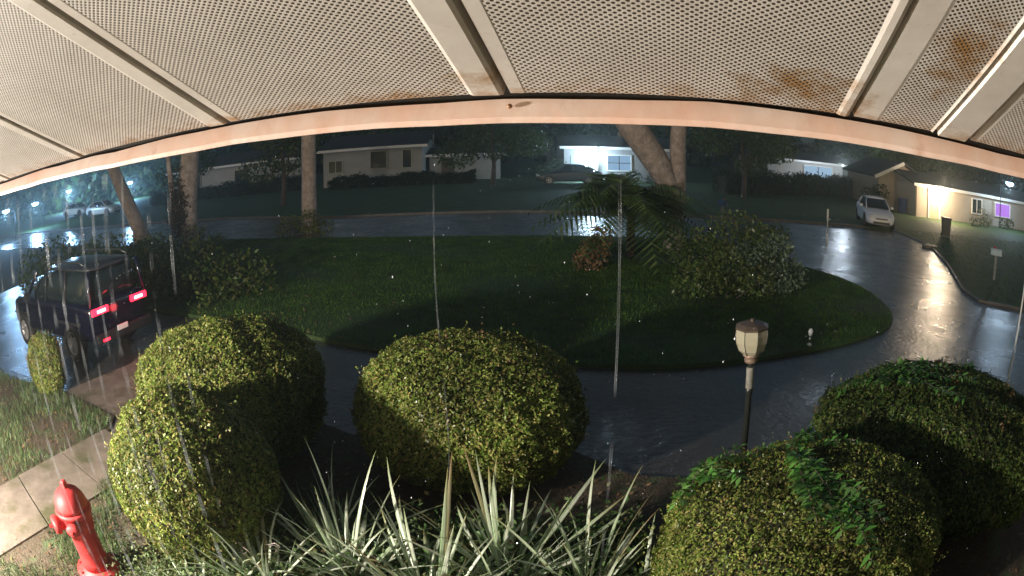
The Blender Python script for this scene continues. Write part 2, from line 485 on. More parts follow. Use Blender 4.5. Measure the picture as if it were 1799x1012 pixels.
# the concrete walk, cast in slabs
walk = thing('front_walk', (-5.9, 1.9, 0), 'pale concrete garden walk running from the house up to the drive', 'path')
d0, d1 = Vector((-7.16, 1.45, 0)), Vector((-5.60, 6.15, 0))
e0, e1 = Vector((-5.98, .35, 0)), Vector((-4.22, 5.72, 0))
for i in range(5):
    t0, t1 = i / 5 + .002, (i + 1) / 5 - .002
    P4 = [d0.lerp(d1, t0), d0.lerp(d1, t1), e0.lerp(e1, t1), e0.lerp(e1, t0)]
    prism('slab', [(p.x + 5.9, p.y - 1.9) for p in P4], -.03, .075 + .003 * (i % 2), M['concrete'], walk)
# the pale apron where the walk meets the drive
apron = prism('drive_apron', [(-7.62, 7.30), (-5.70, 6.70), (-5.60, 6.18), (-4.22, 5.75), (-4.3, 6.3), (-4.45, 7.1), (-5.0, 8.2), (-5.4, 9.9), (-6.98, 9.6), (-6.9, 9.0)], -.02, .012, M['concrete'])
apron['kind'] = 'structure'
# kerbs
def kerb(name, pts, wdt=.14, h=.1, closed=False):
    V, F = [], []
    n = len(pts)
    for i, (x, y) in enumerate(pts):
        a = Vector(pts[i - 1] if (i > 0 or closed) else pts[i]); b = Vector(pts[(i + 1) % n] if (i < n - 1 or closed) else pts[i])
        t = (b - a).normalized(); p = Vector((-t.y, t.x)) * wdt / 2
        V += [(x - p.x, y - p.y, -.02), (x - p.x * .85, y - p.y * .85, h), (x + p.x * .85, y + p.y * .85, h), (x + p.x, y + p.y, -.02)]
    for i in range(n if closed else n - 1):
        j = (i + 1) % n
        for k in range(3):
            F.append((i * 4 + k, i * 4 + k + 1, j * 4 + k + 1, j * 4 + k))
    o = pyobj(name, V, F, M['kerb']); o['kind'] = 'structure'
    return o
kerb('far_kerb', [(-60, 41.6), (-15.3, 32.2), (-7.6, 29.4), (0, 29.5), (12, 27.7), (17.2, 26.8)])
kerb('verge_kerb', verge[:9], .12, .066)
# faint wheel-worn pale band along the walk side of the drive left as paving colour only

# grass blades: stuff
def inside(px, py, poly):
    c = np.zeros(len(px), bool)
    n = len(poly)
    for i in range(n):
        x1, y1 = poly[i]; x2, y2 = poly[(i + 1) % n]
        hit = ((y1 > py) != (y2 > py)) & (px < (x2 - x1) * (py - y1) / ((y2 - y1) + 1e-12) + x1)
        c ^= hit
    return c
def blades(name, poly, n, h, wdt, m, z=.06, lean=.5, keep=None):
    xs = [p[0] for p in poly]; ys = [p[1] for p in poly]
    X = rng.uniform(min(xs), max(xs), n * 3); Y = rng.uniform(min(ys), max(ys), n * 3)
    ok = inside(X, Y, poly)
    if keep is not None: ok &= keep(X, Y)
    X, Y = X[ok][:n], Y[ok][:n]
    k = len(X)
    a = rng.uniform(0, 2 * np.pi, k); H = h * rng.uniform(.5, 1.3, k); W = wdt * rng.uniform(.6, 1.2, k)
    dx, dy = np.cos(a) * W, np.sin(a) * W
    la = rng.uniform(0, 2 * np.pi, k); ll = H * lean * rng.uniform(.1, 1, k)
    V = np.zeros((k, 3, 3))
    V[:, 0] = np.stack([X - dx, Y - dy, np.full(k, z - .01)], 1)
    V[:, 1] = np.stack([X + dx, Y + dy, np.full(k, z - .01)], 1)
    V[:, 2] = np.stack([X + np.cos(la) * ll, Y + np.sin(la) * ll, z + H], 1)
    return quads(name, V, m, n=3)
grass_m = leaf_mat('grass_blade', [(.04, .11, .018), (.07, .16, .022), (.12, .20, .035)], .5)
weed_m = leaf_mat('weed_blade', [(.05, .12, .04), (.10, .18, .06), (.17, .22, .10), (.16, .13, .07)], .4)
near = [(x, y) for x, y in isl]
tag(blades('lawn_grass', near, 170000, .05, .009, grass_m, .07, .5, lambda x, y: np.sin(x * 1.1 + np.sin(y * .7) * 2) + np.sin(y * 1.6 + x * .5) + rng.normal(0, .9, len(x)) > -1.1), 'short wet grass covering the oval lawn inside the drive', 'grass', kind='stuff')
tag(blades('yard_grass', [(-14, 8.0), (-7.63, 7.2), (-5.75, 6.6), (-5.6, 6.2), (-6.45, 3.8), (-7.3, 1.7), (-14, 3)], 26000, .10, .009, weed_m, .05, .8,
           keep=lambda x, y: np.sin(x * 2.3 + 1) + np.sin(y * 3.1 + x) + rng.normal(0, .5, len(x)) > -.55), 'weedy grass between the garden walk and the dark car', 'grass', kind='stuff')
tag(blades('bed_weeds', [(-4.6, 5.4), (-3.4, 5.6), (-2.6, 3.0), (-2.9, 1.6), (-5.4, 1.8)], 9000, .09, .008, weed_m, .05, .8,
           keep=lambda x, y: np.sin(x * 4.3 + 1) + np.sin(y * 5.1 + x) + rng.normal(0, .6, len(x)) > .1), 'small weeds on the bare earth around the red hydrant', 'weeds', kind='stuff')
tag(blades('verge_grass', [(x + .1, y) for x, y in verge], 26000, .07, .018, grass_m, .06), 'grass on the verge round the pale mailbox', 'grass', kind='stuff')
# dead leaves and twigs on the earth
lit_m = leaf_mat('dead_leaf', [(.10, .05, .025), (.2, .12, .06), (.3, .2, .12)], .5, .1)
def litter(name, poly, n, s, z, m):
    xs = [p[0] for p in poly]; ys = [p[1] for p in poly]
    X = rng.uniform(min(xs), max(xs), n * 3); Y = rng.uniform(min(ys), max(ys), n * 3)
    ok = inside(X, Y, poly); X, Y = X[ok][:n], Y[ok][:n]; k = len(X)
    a = rng.uniform(0, 2 * np.pi, k); s_ = s * rng.uniform(.5, 1.4, k)
    u = np.stack([np.cos(a), np.sin(a), rng.uniform(-.4, .4, k)], 1) * s_[:, None]
    v = np.stack([-np.sin(a), np.cos(a), rng.uniform(-.4, .4, k)], 1) * s_[:, None] * .45
    c = np.stack([X, Y, z + rng.uniform(.005, .03, k)], 1)
    return quads(name, np.stack([c - u, c + v, c + u, c - v], 1), m)
tag(litter('leaf_litter', bed, 5200, .03, .055, lit_m), 'dead leaves lying on the earth under the clipped shrubs', 'dead leaves', kind='stuff')
tag(litter('lawn_litter', near, 1800, .035, .10, lit_m), 'scattered fallen leaves on the oval lawn', 'dead leaves', kind='stuff')
tag(litter('yard_litter', [(-12, 7.3), (-7.63, 7.2), (-5.9, 5.5), (-7.2, 1.8), (-12, 3)], 3000, .03, .055, lit_m), 'dead leaves scattered over the weedy yard left of the walk', 'dead leaves', kind='stuff')

# ------------------------------------------------------------------ clipped shrubs
def se_points(n, r, rz, e=2.6, zmin=-.92):
    """directions on a superellipsoid with lumps"""
    d = rng.normal(size=(n, 3)); d /= np.linalg.norm(d, axis=1)[:, None]
    rad = 1 / ((np.hypot(d[:, 0], d[:, 1])) ** e + np.abs(d[:, 2]) ** e) ** (1 / e)
    p = d * rad[:, None]
    k = p[:, 2] > zmin
    return p[k], d[k]
def lumps(p, seed, amp):
    s = seed * 1.7
    return 1 + amp * (np.sin(3.1 * p[:, 0] + s) * np.sin(2.7 * p[:, 1] + 2 * s) + .6 * np.sin(6.3 * p[:, 2] + s + 4 * p[:, 0]) + .5 * np.sin(11 * p[:, 0] + 9 * p[:, 1] + s))
def leaf_quads(c, nrm_, size, align=.6):
    k = len(c)
    r1 = rng.normal(size=(k, 3)); nn = nrm_ * align + r1 * (1 - align) * .9; nn /= np.linalg.norm(nn, axis=1)[:, None]
    t = np.cross(nn, rng.normal(size=(k, 3))); t /= np.linalg.norm(t, axis=1)[:, None]
    b = np.cross(nn, t)
    s = size * rng.uniform(.6, 1.35, k)[:, None]
    return np.stack([c - t * s, c + b * s * .5, c + t * s, c - b * s * .5], 1)
box_leaf = leaf_mat('box_leaf', [(.05, .10, .015), (.14, .21, .035), (.23, .30, .06), (.32, .34, .10), (.30, .22, .08)], .35, .2)
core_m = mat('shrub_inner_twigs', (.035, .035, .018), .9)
def clipped(name, cx, cy, r, rz, n, label, e=2.4, amp=.034, leaf=.0185, m=None, rx=1.0, ry=1.0, rot=0, twig=True, seed=1):
    t = thing(name, (cx, cy, .05), label, 'shrub', rot)
    sc3 = np.array([r * rx, r * ry, rz])
    # inner core
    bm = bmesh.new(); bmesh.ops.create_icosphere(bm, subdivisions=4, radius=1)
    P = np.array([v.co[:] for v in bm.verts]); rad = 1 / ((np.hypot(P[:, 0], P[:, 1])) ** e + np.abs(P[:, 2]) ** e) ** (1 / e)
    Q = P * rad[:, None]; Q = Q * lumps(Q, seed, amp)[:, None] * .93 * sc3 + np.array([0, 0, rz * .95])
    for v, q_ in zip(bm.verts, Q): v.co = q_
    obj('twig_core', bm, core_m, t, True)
    p, d = se_points(n, r, rz, e)
    g = lumps(p, seed, amp)[:, None]
    g = g * (1 + .018 * np.sin(p[:, :1] * 31 + seed) * np.sin(p[:, 1:2] * 27 + p[:, 2:] * 9) + .016 * np.sin(p[:, 2:] * 37 + p[:, :1] * 15) * np.sin(p[:, 1:2] * 41))
    depth = 1 - 1.3 * np.abs(rng.normal(0, .035, (len(p), 1))) + rng.uniform(0, .012, (len(p), 1))
    c = p * g * depth * sc3 + np.array([0, 0, rz * .95])
    nn = d / sc3; nn /= np.linalg.norm(nn, axis=1)[:, None]
    q_ = leaf_quads(c, nn, leaf)
    f = quads('foliage', q_, m or box_leaf, t)
    # stray shoots standing proud of the clipped face
    k = max(30, n // 900)
    p, d = se_points(k * 2, r, rz, e, -.2); p = p[:k]; d = d[:k]
    sh = []
    for i in range(len(p)):
        base = p[i] * sc3 * (1 + amp) + np.array([0, 0, rz * .95])
        up = d[i] * .5 + np.array([0, 0, .8]) + rng.normal(0, .25, 3); up /= np.linalg.norm(up)
        Ls = rng.uniform(.03, .09)
        for j in range(5):
            sh.append(base + up * Ls * j / 4 + rng.normal(0, .006, 3))
    sh = np.array(sh)
    tag(quads('stray_shoots', leaf_quads(sh, rng.normal(size=sh.shape), leaf * .8, .1), m or box_leaf, t), kind='stuff')
    brown = leaf_mat('withered_shrub_leaf', [(.14, .08, .035), (.24, .15, .06), (.10, .09, .03)], .6, .1) if 'withered_shrub_leaf' not in bpy.data.materials else bpy.data.materials['withered_shrub_leaf']
    cl = rng.integers(0, len(c), 26); near_ = np.concatenate([c[i] + rng.normal(0, .05, (26, 3)) for i in cl])
    quads('withered_leaves', leaf_quads(near_, rng.normal(size=near_.shape), leaf, .1), brown, t)['kind'] = 'stuff'
    if twig:
        for a in (0, 1.3, 2.6, 4.1):
            tube('stem', [(0.1 * math.cos(a), .1 * math.sin(a), -.05), (.2 * math.cos(a), .2 * math.sin(a), .3 * rz), (.4 * math.cos(a) * r, .4 * math.sin(a) * r, .8 * rz)], [.03, .022, .012], M['bark_dark'], t, 6)
    return t
clipped('clipped_shrub', -3.27, 6.22, 1.20, .80, 105000, 'large clipped round shrub behind the other at the left, dark on its right side', seed=1)
clipped('clipped_shrub', -2.80, 4.21, .86, .77, 80000, 'clipped yellow-green shrub bulging forward next to the red hydrant', seed=2, leaf=.0165)
clipped('clipped_shrub', -.46, 6.30, 1.18, .68, 105000, 'wide flat-topped clipped shrub in the middle of the bed', seed=3, e=2.8)
clipped('clipped_shrub', 2.12, 3.30, 1.20, .62, 130000, 'big rounded clipped shrub at the lower right with vine growing over it', seed=4, e=3.0, leaf=.0138, amp=.045)
clipped('clipped_shrub', 4.5, 4.5, 1.62, .62, 90000, 'broad dark shrub between the lamp post and the right edge', seed=5, amp=.06, leaf=.023,
        m=leaf_mat('dull_shrub_leaf', [(.03, .07, .015), (.07, .12, .025), (.12, .18, .04), (.16, .15, .05)], .4))
clipped('small_clipped_shrub', -7.84, 7.14, .42, .52, 14000, 'small round clipped shrub beside the dark car', seed=6, leaf=.022)

# ------------------------------------------------------------------ lance-leaved plants
def blade_leaf_mesh(L_, W_, droop, fold, nseg=8):
    V, F = [], []
    for i in range(nseg + 1):
        t = i / nseg
        wd = W_ * (math.sin(math.pi * min(1, (t * .86 + .14))) ** .7) * (1 - t * .15)
        if i == nseg: wd = .0008
        x = L_ * (t - droop * .25 * t ** 3)
        z = -droop * L_ * t ** 2.3 * .6
        # stands along +Z; bends toward +X
        px, pz = -z, x
        V += [(px + wd * fold, -wd, pz), (px, 0, pz), (px + wd * fold, wd, pz)]
    for i in range(nseg):
        for k in (0, 1):
            F.append((i * 3 + k, i * 3 + k + 1, (i + 1) * 3 + k + 1, (i + 1) * 3 + k))
    me = bpy.data.meshes.new('leaf')
    me.from_pydata(V, [], F); me.update()
    uv = me.uv_layers.new(name='UVMap')
    for lp in me.loops:
        vi = lp.vertex_index
        uv.data[lp.index].uv = ((vi % 3) / 2, (vi // 3) / nseg)
    me.polygons.foreach_set('use_smooth', [True] * len(me.polygons))
    return me
def lance_mat(name, mid, edge, tip):
    m = bpy.data.materials.new(name); m.use_nodes = True
    N, L = m.node_tree.nodes, m.node_tree.links
    b = N['Principled BSDF']; b.inputs['Roughness'].default_value = .3
    uv = N.new('ShaderNodeUVMap'); uv.uv_map = 'UVMap'
    sp = N.new('ShaderNodeSeparateXYZ'); L.new(uv.outputs[0], sp.inputs[0])
    mp = N.new('ShaderNodeMapping'); mp.inputs['Scale'].default_value = (9, .8, 1); L.new(uv.outputs[0], mp.inputs[0])
    no = N.new('ShaderNodeTexNoise'); no.inputs['Scale'].default_value = 1.6; no.inputs['Detail'].default_value = 5; L.new(mp.outputs[0], no.inputs['Vector'])
    rp = N.new('ShaderNodeValToRGB'); rp.color_ramp.elements[0].position = .42; rp.color_ramp.elements[1].position = .56
    rp.color_ramp.elements[0].color = (*edge, 1); rp.color_ramp.elements[1].color = (*mid, 1); L.new(no.outputs['Fac'], rp.inputs['Fac'])
    mr = N.new('ShaderNodeMapRange'); mr.inputs[1].default_value = .72; mr.inputs[2].default_value = 1.; L.new(sp.outputs[1], mr.inputs[0])
    mx = N.new('ShaderNodeMix'); mx.data_type = 'RGBA'; L.new(mr.outputs[0], mx.inputs['Factor']); L.new(rp.outputs[0], mx.inputs['A']); mx.inputs['B'].default_value = (*tip, 1)
    L.new(mx.outputs['Result'], b.inputs['Base Color'])
    tr = N.new('ShaderNodeBsdfTranslucent'); L.new(mx.outputs['Result'], tr.inputs['Color'])
    ms = N.new('ShaderNodeMixShader'); ms.inputs[0].default_value = .22
    L.new(b.outputs[0], ms.inputs[1]); L.new(tr.outputs[0], ms.inputs[2]); L.new(ms.outputs[0], N['Material Output'].inputs['Surface'])
    return m
LM = [lance_mat('variegated_leaf', (.78, .78, .68), (.2, .36, .13), (.22, .28, .10)), lance_mat('variegated_leaf_green', (.6, .64, .48), (.12, .28, .08), (.30, .26, .08)), lance_mat('withered_leaf', (.42, .36, .22), (.18, .2, .07), (.30, .2, .09))]
leaf_meshes = []
for mi, mm in enumerate(LM):
    for (L_, W_, dr) in ((1.0, .016, .25), (.86, .018, .5), (.72, .016, .15), (.9, .011, .7), (.55, .026, .35)):
        me = blade_leaf_mesh(L_, W_, dr, .45); me.materials.append(mm); leaf_meshes.append((mi, me))
def lance_clump(x, y, n, label, big=1.0, tilt=(10, 74), az=None, p_w=.12):
    n = int(n * 1.25) if n > 10 else n
    t = thing('lance_leaf_plant', (x, y, .05), label, 'plant', 0, 'long leaved plants along the front of the bed')
    for i in range(n):
        mi = random.choices((0, 1, 2), (.55, .45 - p_w, p_w))[0]
        me = random.choice([q[1] for q in leaf_meshes if q[0] == mi])
        o = bpy.data.objects.new('leaf', me); C.objects.link(o); o.parent = t
        a = random.uniform(0, 2 * math.pi) if az is None else R(random.gauss(*az))
        th = R(random.uniform(*tilt)); s = 1.36 * big * random.uniform(.55, 1.0)
        o.rotation_mode = 'QUATERNION'
        q_ = Euler((0, 0, a)).to_quaternion() @ Euler((0, th, 0)).to_quaternion() @ Euler((0, 0, random.uniform(-1.2, 1.2))).to_quaternion()
        o.rotation_quaternion = q_
        r_ = random.uniform(.0, .16)
        o.location = (r_ * math.cos(a), r_ * math.sin(a), random.uniform(0, .12))
        o.scale = (s, s, s)
    return t
lance_clump(-1.95, 3.55, 68, 'leftmost clump of pale lance-shaped leaves, in front of the yellow-green shrub', .95)
lance_clump(-2.45, 3.15, 34, 'far left low clump of lance leaves reaching over the pale creeper', .8, (25, 80))
lance_clump(-1.55, 4.35, 34, 'farthest clump of lance leaves, between the left and middle shrubs', .85)
lance_clump(-2.25, 3.75, 30, 'clump of lance leaves rising at the right foot of the yellow-green shrub', .85, (15, 78))
lance_clump(-1.30, 3.85, 66, 'second clump of pale lance leaves from the left, below the dark gap between shrubs', 1.0)
lance_clump(-.62, 3.60, 74, 'thick middle clump of lance leaves under the flat-topped shrub', 1.05)
lance_clump(-.05, 3.95, 64, 'clump of tall lance leaves with browning tips, right of the middle one', 1.0, p_w=.16)
lance_clump(.55, 3.75, 46, 'rightmost full clump of lance leaves, beside the wet paving', .95)
lance_clump(.99, 3.70, 7, 'sparse upright stalk-like leaves left of the big rounded shrub', .75, (4, 22), p_w=.5)
# low undergrowth at their feet
und = leaf_mat('undergrowth_leaf', [(.04, .10, .03), (.09, .18, .05), (.17, .25, .10), (.16, .12, .06)], .4)
k = 26000
c = np.stack([rng.uniform(-2.7, 1.1, k), rng.uniform(2.9, 4.8, k), np.abs(rng.normal(.12, .14, k)) + .04], 1)
tag(quads('undergrowth', leaf_quads(c, np.tile([0, 0, 1.], (k, 1)), .03, .35), und), 'low leafy undergrowth between the lance-leaved plants', 'ground cover', kind='stuff')

pale_m = leaf_mat('pale_creeper_leaf', [(.08, .14, .05), (.16, .24, .09), (.26, .34, .16), (.2, .16, .08)], .45)
shrub_spots = [(-2.95, 3.42, .30), (-2.55, 3.25, .26), (-2.3, 3.55, .24), (-2.75, 2.95, .2)]
k = 9000
c = np.concatenate([np.stack([rng.normal(x, r_, k // 4), rng.normal(y, r_ * .7, k // 4), np.abs(rng.normal(.16, .12, k // 4)) + .03], 1) for x, y, r_ in shrub_spots])
tag(quads('pale_creeper', leaf_quads(c, np.tile([0, -.3, 1.], (len(c), 1)), .02, .4), pale_m), 'pale low creeper at the foot of the yellow-green shrub beside the hydrant', 'ground cover', kind='stuff')
tw = thing('bare_twigs', (-2.15, 3.75, .5), 'bare pale twigs sticking out of the near left shrub above the leaves', 'twigs')
for i in range(9):
    a_ = random.uniform(0, 6.28); q_ = [(0, 0, 0)]
    for j in range(4): q_.append((q_[-1][0] + random.uniform(-.06, .09), q_[-1][1] + random.uniform(-.09, .03), q_[-1][2] + random.uniform(-.01, .06)))
    q_ = [(x + .25 * math.cos(a_), y + .1 * math.sin(a_), z) for x, y, z in q_]
    tube('twig', q_, [.005, .0045, .004, .003, .0015], M['bark'], tw, 5)

# ------------------------------------------------------------------ fern-like vines over the right shrubs
vine_m = leaf_mat('vine_leaf', [(.08, .24, .04), (.14, .36, .07), (.28, .46, .16)], .3, .3)
def vine(start, heads, label, surf, n=26, leaf=.05):
    t = thing('creeping_vine', start, label, 'vine')
    s0 = np.array(start)
    Q = []
    for h in heads:
        p = np.array(start, float); h = np.array(h, float)
        pts = []
        for i in range(n):
            f = i / (n - 1)
            q_ = p * (1 - f) + h * f
            q_ = surf(q_[0], q_[1], .03 + .03 * math.sin(f * 9) + rng.uniform(0, .03))
            pts.append(q_)
        pts = np.array(pts)
        tube('runner', [tuple(a - s0) for a in pts[::3]], .003, M['bark_dark'], t, 5)
        for i in range(n - 1):
            tdir = pts[i + 1] - pts[i]; tdir /= np.linalg.norm(tdir) + 1e-9
            for sgn in (-1, 1):
                side = np.cross(tdir, [0, 0, 1]) * sgn + tdir * .5 + np.array([0, 0, rng.uniform(-.2, .5)]) + rng.normal(0, .2, 3)
                side /= np.linalg.norm(side); wv = np.cross(side, [0, 0, 1.]); wv /= np.linalg.norm(wv) + 1e-9
                L_ = leaf * rng.uniform(.6, 1.5)
                b_ = pts[i] - s0
                Q.append([b_, b_ + side * L_ * .45 + wv * L_ * .17, b_ + side * L_ + np.array([0, 0, -.2 * L_]), b_ + side * L_ * .45 - wv * L_ * .17])
    Q = np.array(Q); Q = Q[:, :1] + (Q - Q[:, :1]) * 1.35
    quads('leaves', Q, vine_m, t)
    return t
def on_shrub(cx, cy, r, rz, e):
    def f(x, y, lift):
        h = min(.999, math.hypot(x - cx, y - cy) / r)
        if math.hypot(x - cx, y - cy) > r * .97:
            k_ = r * .97 / math.hypot(x - cx, y - cy); x = cx + (x - cx) * k_; y = cy + (y - cy) * k_; h = .97
        return np.array([x, y, .05 + rz * .95 + rz * (1 - h ** e) ** (1 / e) + lift])
    return f
s4 = on_shrub(2.12, 3.30, 1.20, .62, 3.0)
vine((1.35, 3.95, 1.2), [(1.05, 3.55, 0), (1.9, 3.9, 0), (1.3, 3.6, 0), (1.7, 4.15, 0), (1.5, 3.5, 0), (1.15, 3.85, 0)], 'bright fern-like vine over the left top of the big rounded shrub', s4, 24)
vine((2.25, 4.1, 1.2), [(2.0, 3.8, 0), (2.6, 4.0, 0), (2.45, 3.75, 0), (2.2, 3.9, 0), (2.7, 3.7, 0)], 'bright vine tuft at the back top of the big rounded shrub', s4, 22)
vine((2.02, 3.75, 1.2), [(1.95, 2.6, 0), (2.15, 2.55, 0), (2.25, 2.9, 0), (1.85, 3.0, 0), (2.1, 2.3, 0), (2.3, 2.6, 0), (1.8, 2.75, 0)], 'long vine hanging down the front middle of the big rounded shrub', s4, 34, .065)
s5 = on_shrub(4.5, 4.5, 1.62, .62, 2.6)
vine((4.1, 5.3, 1.2), [(3.3, 5.3, 0), (3.9, 4.6, 0), (4.6, 5.2, 0), (4.9, 4.4, 0), (4.3, 4.0, 0), (3.6, 4.9, 0), (5.3, 4.9, 0)], 'fern-like vine trailing over the broad dark shrub', s5, 36, .07)

# ------------------------------------------------------------------ fire hydrant
red = mat('hydrant_red_paint', (.66, .06, .06), .55, noise=(14, .25), col2=(.42, .02, .02), bump=(25, .3, .006), stains=(16, .60, (.16, .05, .035)))
hy = thing('fire_hydrant', (-3.82, 3.23, .05), 'red fire hydrant in the bottom left corner next to the concrete walk', 'fire hydrant', R(20))
lathe_obj('flange', [(.0, 0), (.14, 0), (.14, .035), (.105, .045), (.105, .05)], red, hy, 24)
lathe_obj('barrel', [(.088, .05), (.082, .10), (.082, .34), (.092, .36), (.098, .40), (.098, .47), (.112, .475), (.115, .50), (.105, .51)], red, hy, 28)
lathe_obj('bonnet', [(.105, .51), (.103, .535), (.094, .575), (.074, .615), (.048, .638), (.034, .645), (.03, .65)], red, hy, 28)
lathe_obj('operating_nut', [(.024, .65), (.022, .685), (.012, .695), (.001, .697)], red, hy, 5, smooth=False)
for ang, r_, l_ in ((R(95), .038, .13), (R(275), .038, .13), (R(215), .052, .15)):
    d = Vector((math.cos(ang), math.sin(ang), 0))
    cp = lathe_obj('outlet', [(r_ * .8, .06), (r_ * .85, l_ - .03), (r_ * 1.15, l_ - .025), (r_ * 1.15, l_), (r_ * .9, l_ + .012), (.001, l_ + .013)], red, hy, 18, (0, 0, .425), d)
    lathe_obj('cap_nut', [(.013, 0), (.012, .025), (.001, .026)], red, cp, 5, Vector((0, 0, .425)) + d * (l_ + .012), d, False)
for i in range(8):
    a = 2 * math.pi * i / 8
    lathe_obj('bolt', [(.009, .035), (.009, .052), (.001, .053)], red, hy, 6, (.122 * math.cos(a), .122 * math.sin(a), 0), smooth=False)

hy.scale = (1.95, 1.95, 1.42)

# ------------------------------------------------------------------ garden lamp post
black_paint = mat('post_black_paint', (.025, .028, .024), .35, bump=(30, .2, .003))
brass = mat('tarnished_collar', (.45, .32, .24), .35, metal=.5)
lens = bpy.data.materials.new('seeded_lantern_glass'); lens.use_nodes = True
_b = lens.node_tree.nodes['Principled BSDF']; _b.inputs['Base Color'].default_value = (.62, .58, .42, 1); _b.inputs['Roughness'].default_value = .12
_b.inputs['Transmission Weight'].default_value = .35; _b.inputs['IOR'].default_value = 1.3
lp = thing('lamp_post', (2.17, 5.07, .05), 'unlit black garden lamp post with a pale faceted glass lantern', 'lamp post')
lp.rotation_euler = (0, R(-4), 0)
lathe_obj('base', [(.09, -.05), (.09, .08), (.06, .12), (.045, .25), (.035, .3)], black_paint, lp, 16)
lathe_obj('post', [(.034, .28), (.03, 1.2), (.036, 1.21), (.036, 1.24), (.028, 1.25), (.028, 1.50)], black_paint, lp, 16)
lathe_obj('sleeve', [(.036, 1.25), (.038, 1.26), (.038, 1.44), (.036, 1.45)], mat('pale_sleeve', (.32, .31, .26), .5, noise=(20, .2)), lp, 16)
lathe_obj('collar', [(.035, 1.49), (.06, 1.50), (.065, 1.525), (.055, 1.55), (.08, 1.56), (.08, 1.575)], brass, lp, 16)
bm = bmesh.new()
lathe(bm, [(.08, 1.575), (.125, 1.62), (.152, 1.69), (.160, 1.76), (.155, 1.81)], 8, cap=False)
obj('lantern_glass', bm, lens, lp)
for i in range(8):
    a = 2 * math.pi * i / 8
    tube('glazing_bar', [((r_ + .002) * math.cos(a), (r_ + .002) * math.sin(a), z_) for r_, z_ in ((.08, 1.575), (.125, 1.62), (.152, 1.69), (.160, 1.76), (.155, 1.81))], .0035, mat('glazing_bar_paint', (.12, .11, .09), .4) if i == 0 else bpy.data.materials['glazing_bar_paint'], lp, 6)
lathe_obj('lantern_cap', [(.162, 1.81), (.165, 1.825), (.12, 1.85), (.05, 1.862), (.02, 1.868), (.018, 1.89), (.001, 1.895)], mat('lantern_cap_metal', (.16, .12, .09), .35, metal=.4), lp, 8, smooth=False)
lathe_obj('lamp_bulb', [(.014, 1.575), (.016, 1.61), (.045, 1.67), (.04, 1.73), (.001, 1.76)], mat('frosted_bulb', (.85, .85, .8), .2), lp, 14)

# ------------------------------------------------------------------ vehicles
def loft(name, stations, m, parent, smooth=True, sub=1, close_ends=True):
    """stations: list of (x, [(y, z) ... half section from centre bottom to centre top])"""
    V, F = [], []
    for x, sec in stations:
        full = [(x, y, z) for y, z in sec] + [(x, -y, z) for y, z in sec[::-1] if y > 1e-4]
        V += full
    k = len([1]) and len(V) // len(stations)
    for i in range(len(stations) - 1):
        for j in range(k):
            F.append((i * k + j, i * k + (j + 1) % k, (i + 1) * k + (j + 1) % k, (i + 1) * k + j))
    if close_ends:
        F.append(tuple(range(k))[::-1]); F.append(tuple((len(stations) - 1) * k + j for j in range(k)))
    o = pyobj(name, V, F, m, parent, smooth)
    if sub:
        s = o.modifiers.new('sub', 'SUBSURF'); s.levels = sub; s.render_levels = sub
    return o

def wheel(parent, x, y, r=.33, wd=.2):
    s = 1 if y > 0 else -1
    wl = lathe_obj('wheel', [(r * .62, -wd / 2), (r * .93, -wd / 2), (r, -wd * .32), (r, wd * .32), (r * .93, wd / 2), (r * .62, wd / 2), (r * .6, 0)], M['rubber'], parent, 28, (x, y, r), (0, 1, 0))
    bm = bmesh.new()
    lathe(bm, [(r * .6, .0), (r * .64, .02 + wd * .4), (r * .56, .01 + wd * .42), (r * .5, wd * .3), (r * .15, wd * .36), (r * .12, wd * .44), (.001, wd * .45)], 20, (x, y, r), (0, s, 0))
    for i in range(5):
        a = 2 * math.pi * i / 5
        rot = Matrix.Rotation(a, 3, 'Y')
        add_box(bm, Vector((x, y + s * wd * .40, r)) + rot @ Vector((r * .34, 0, 0)), (r * .5, .03, r * .15), rot)
    obj('rim', bm, M['rim'], wl)
    return wl

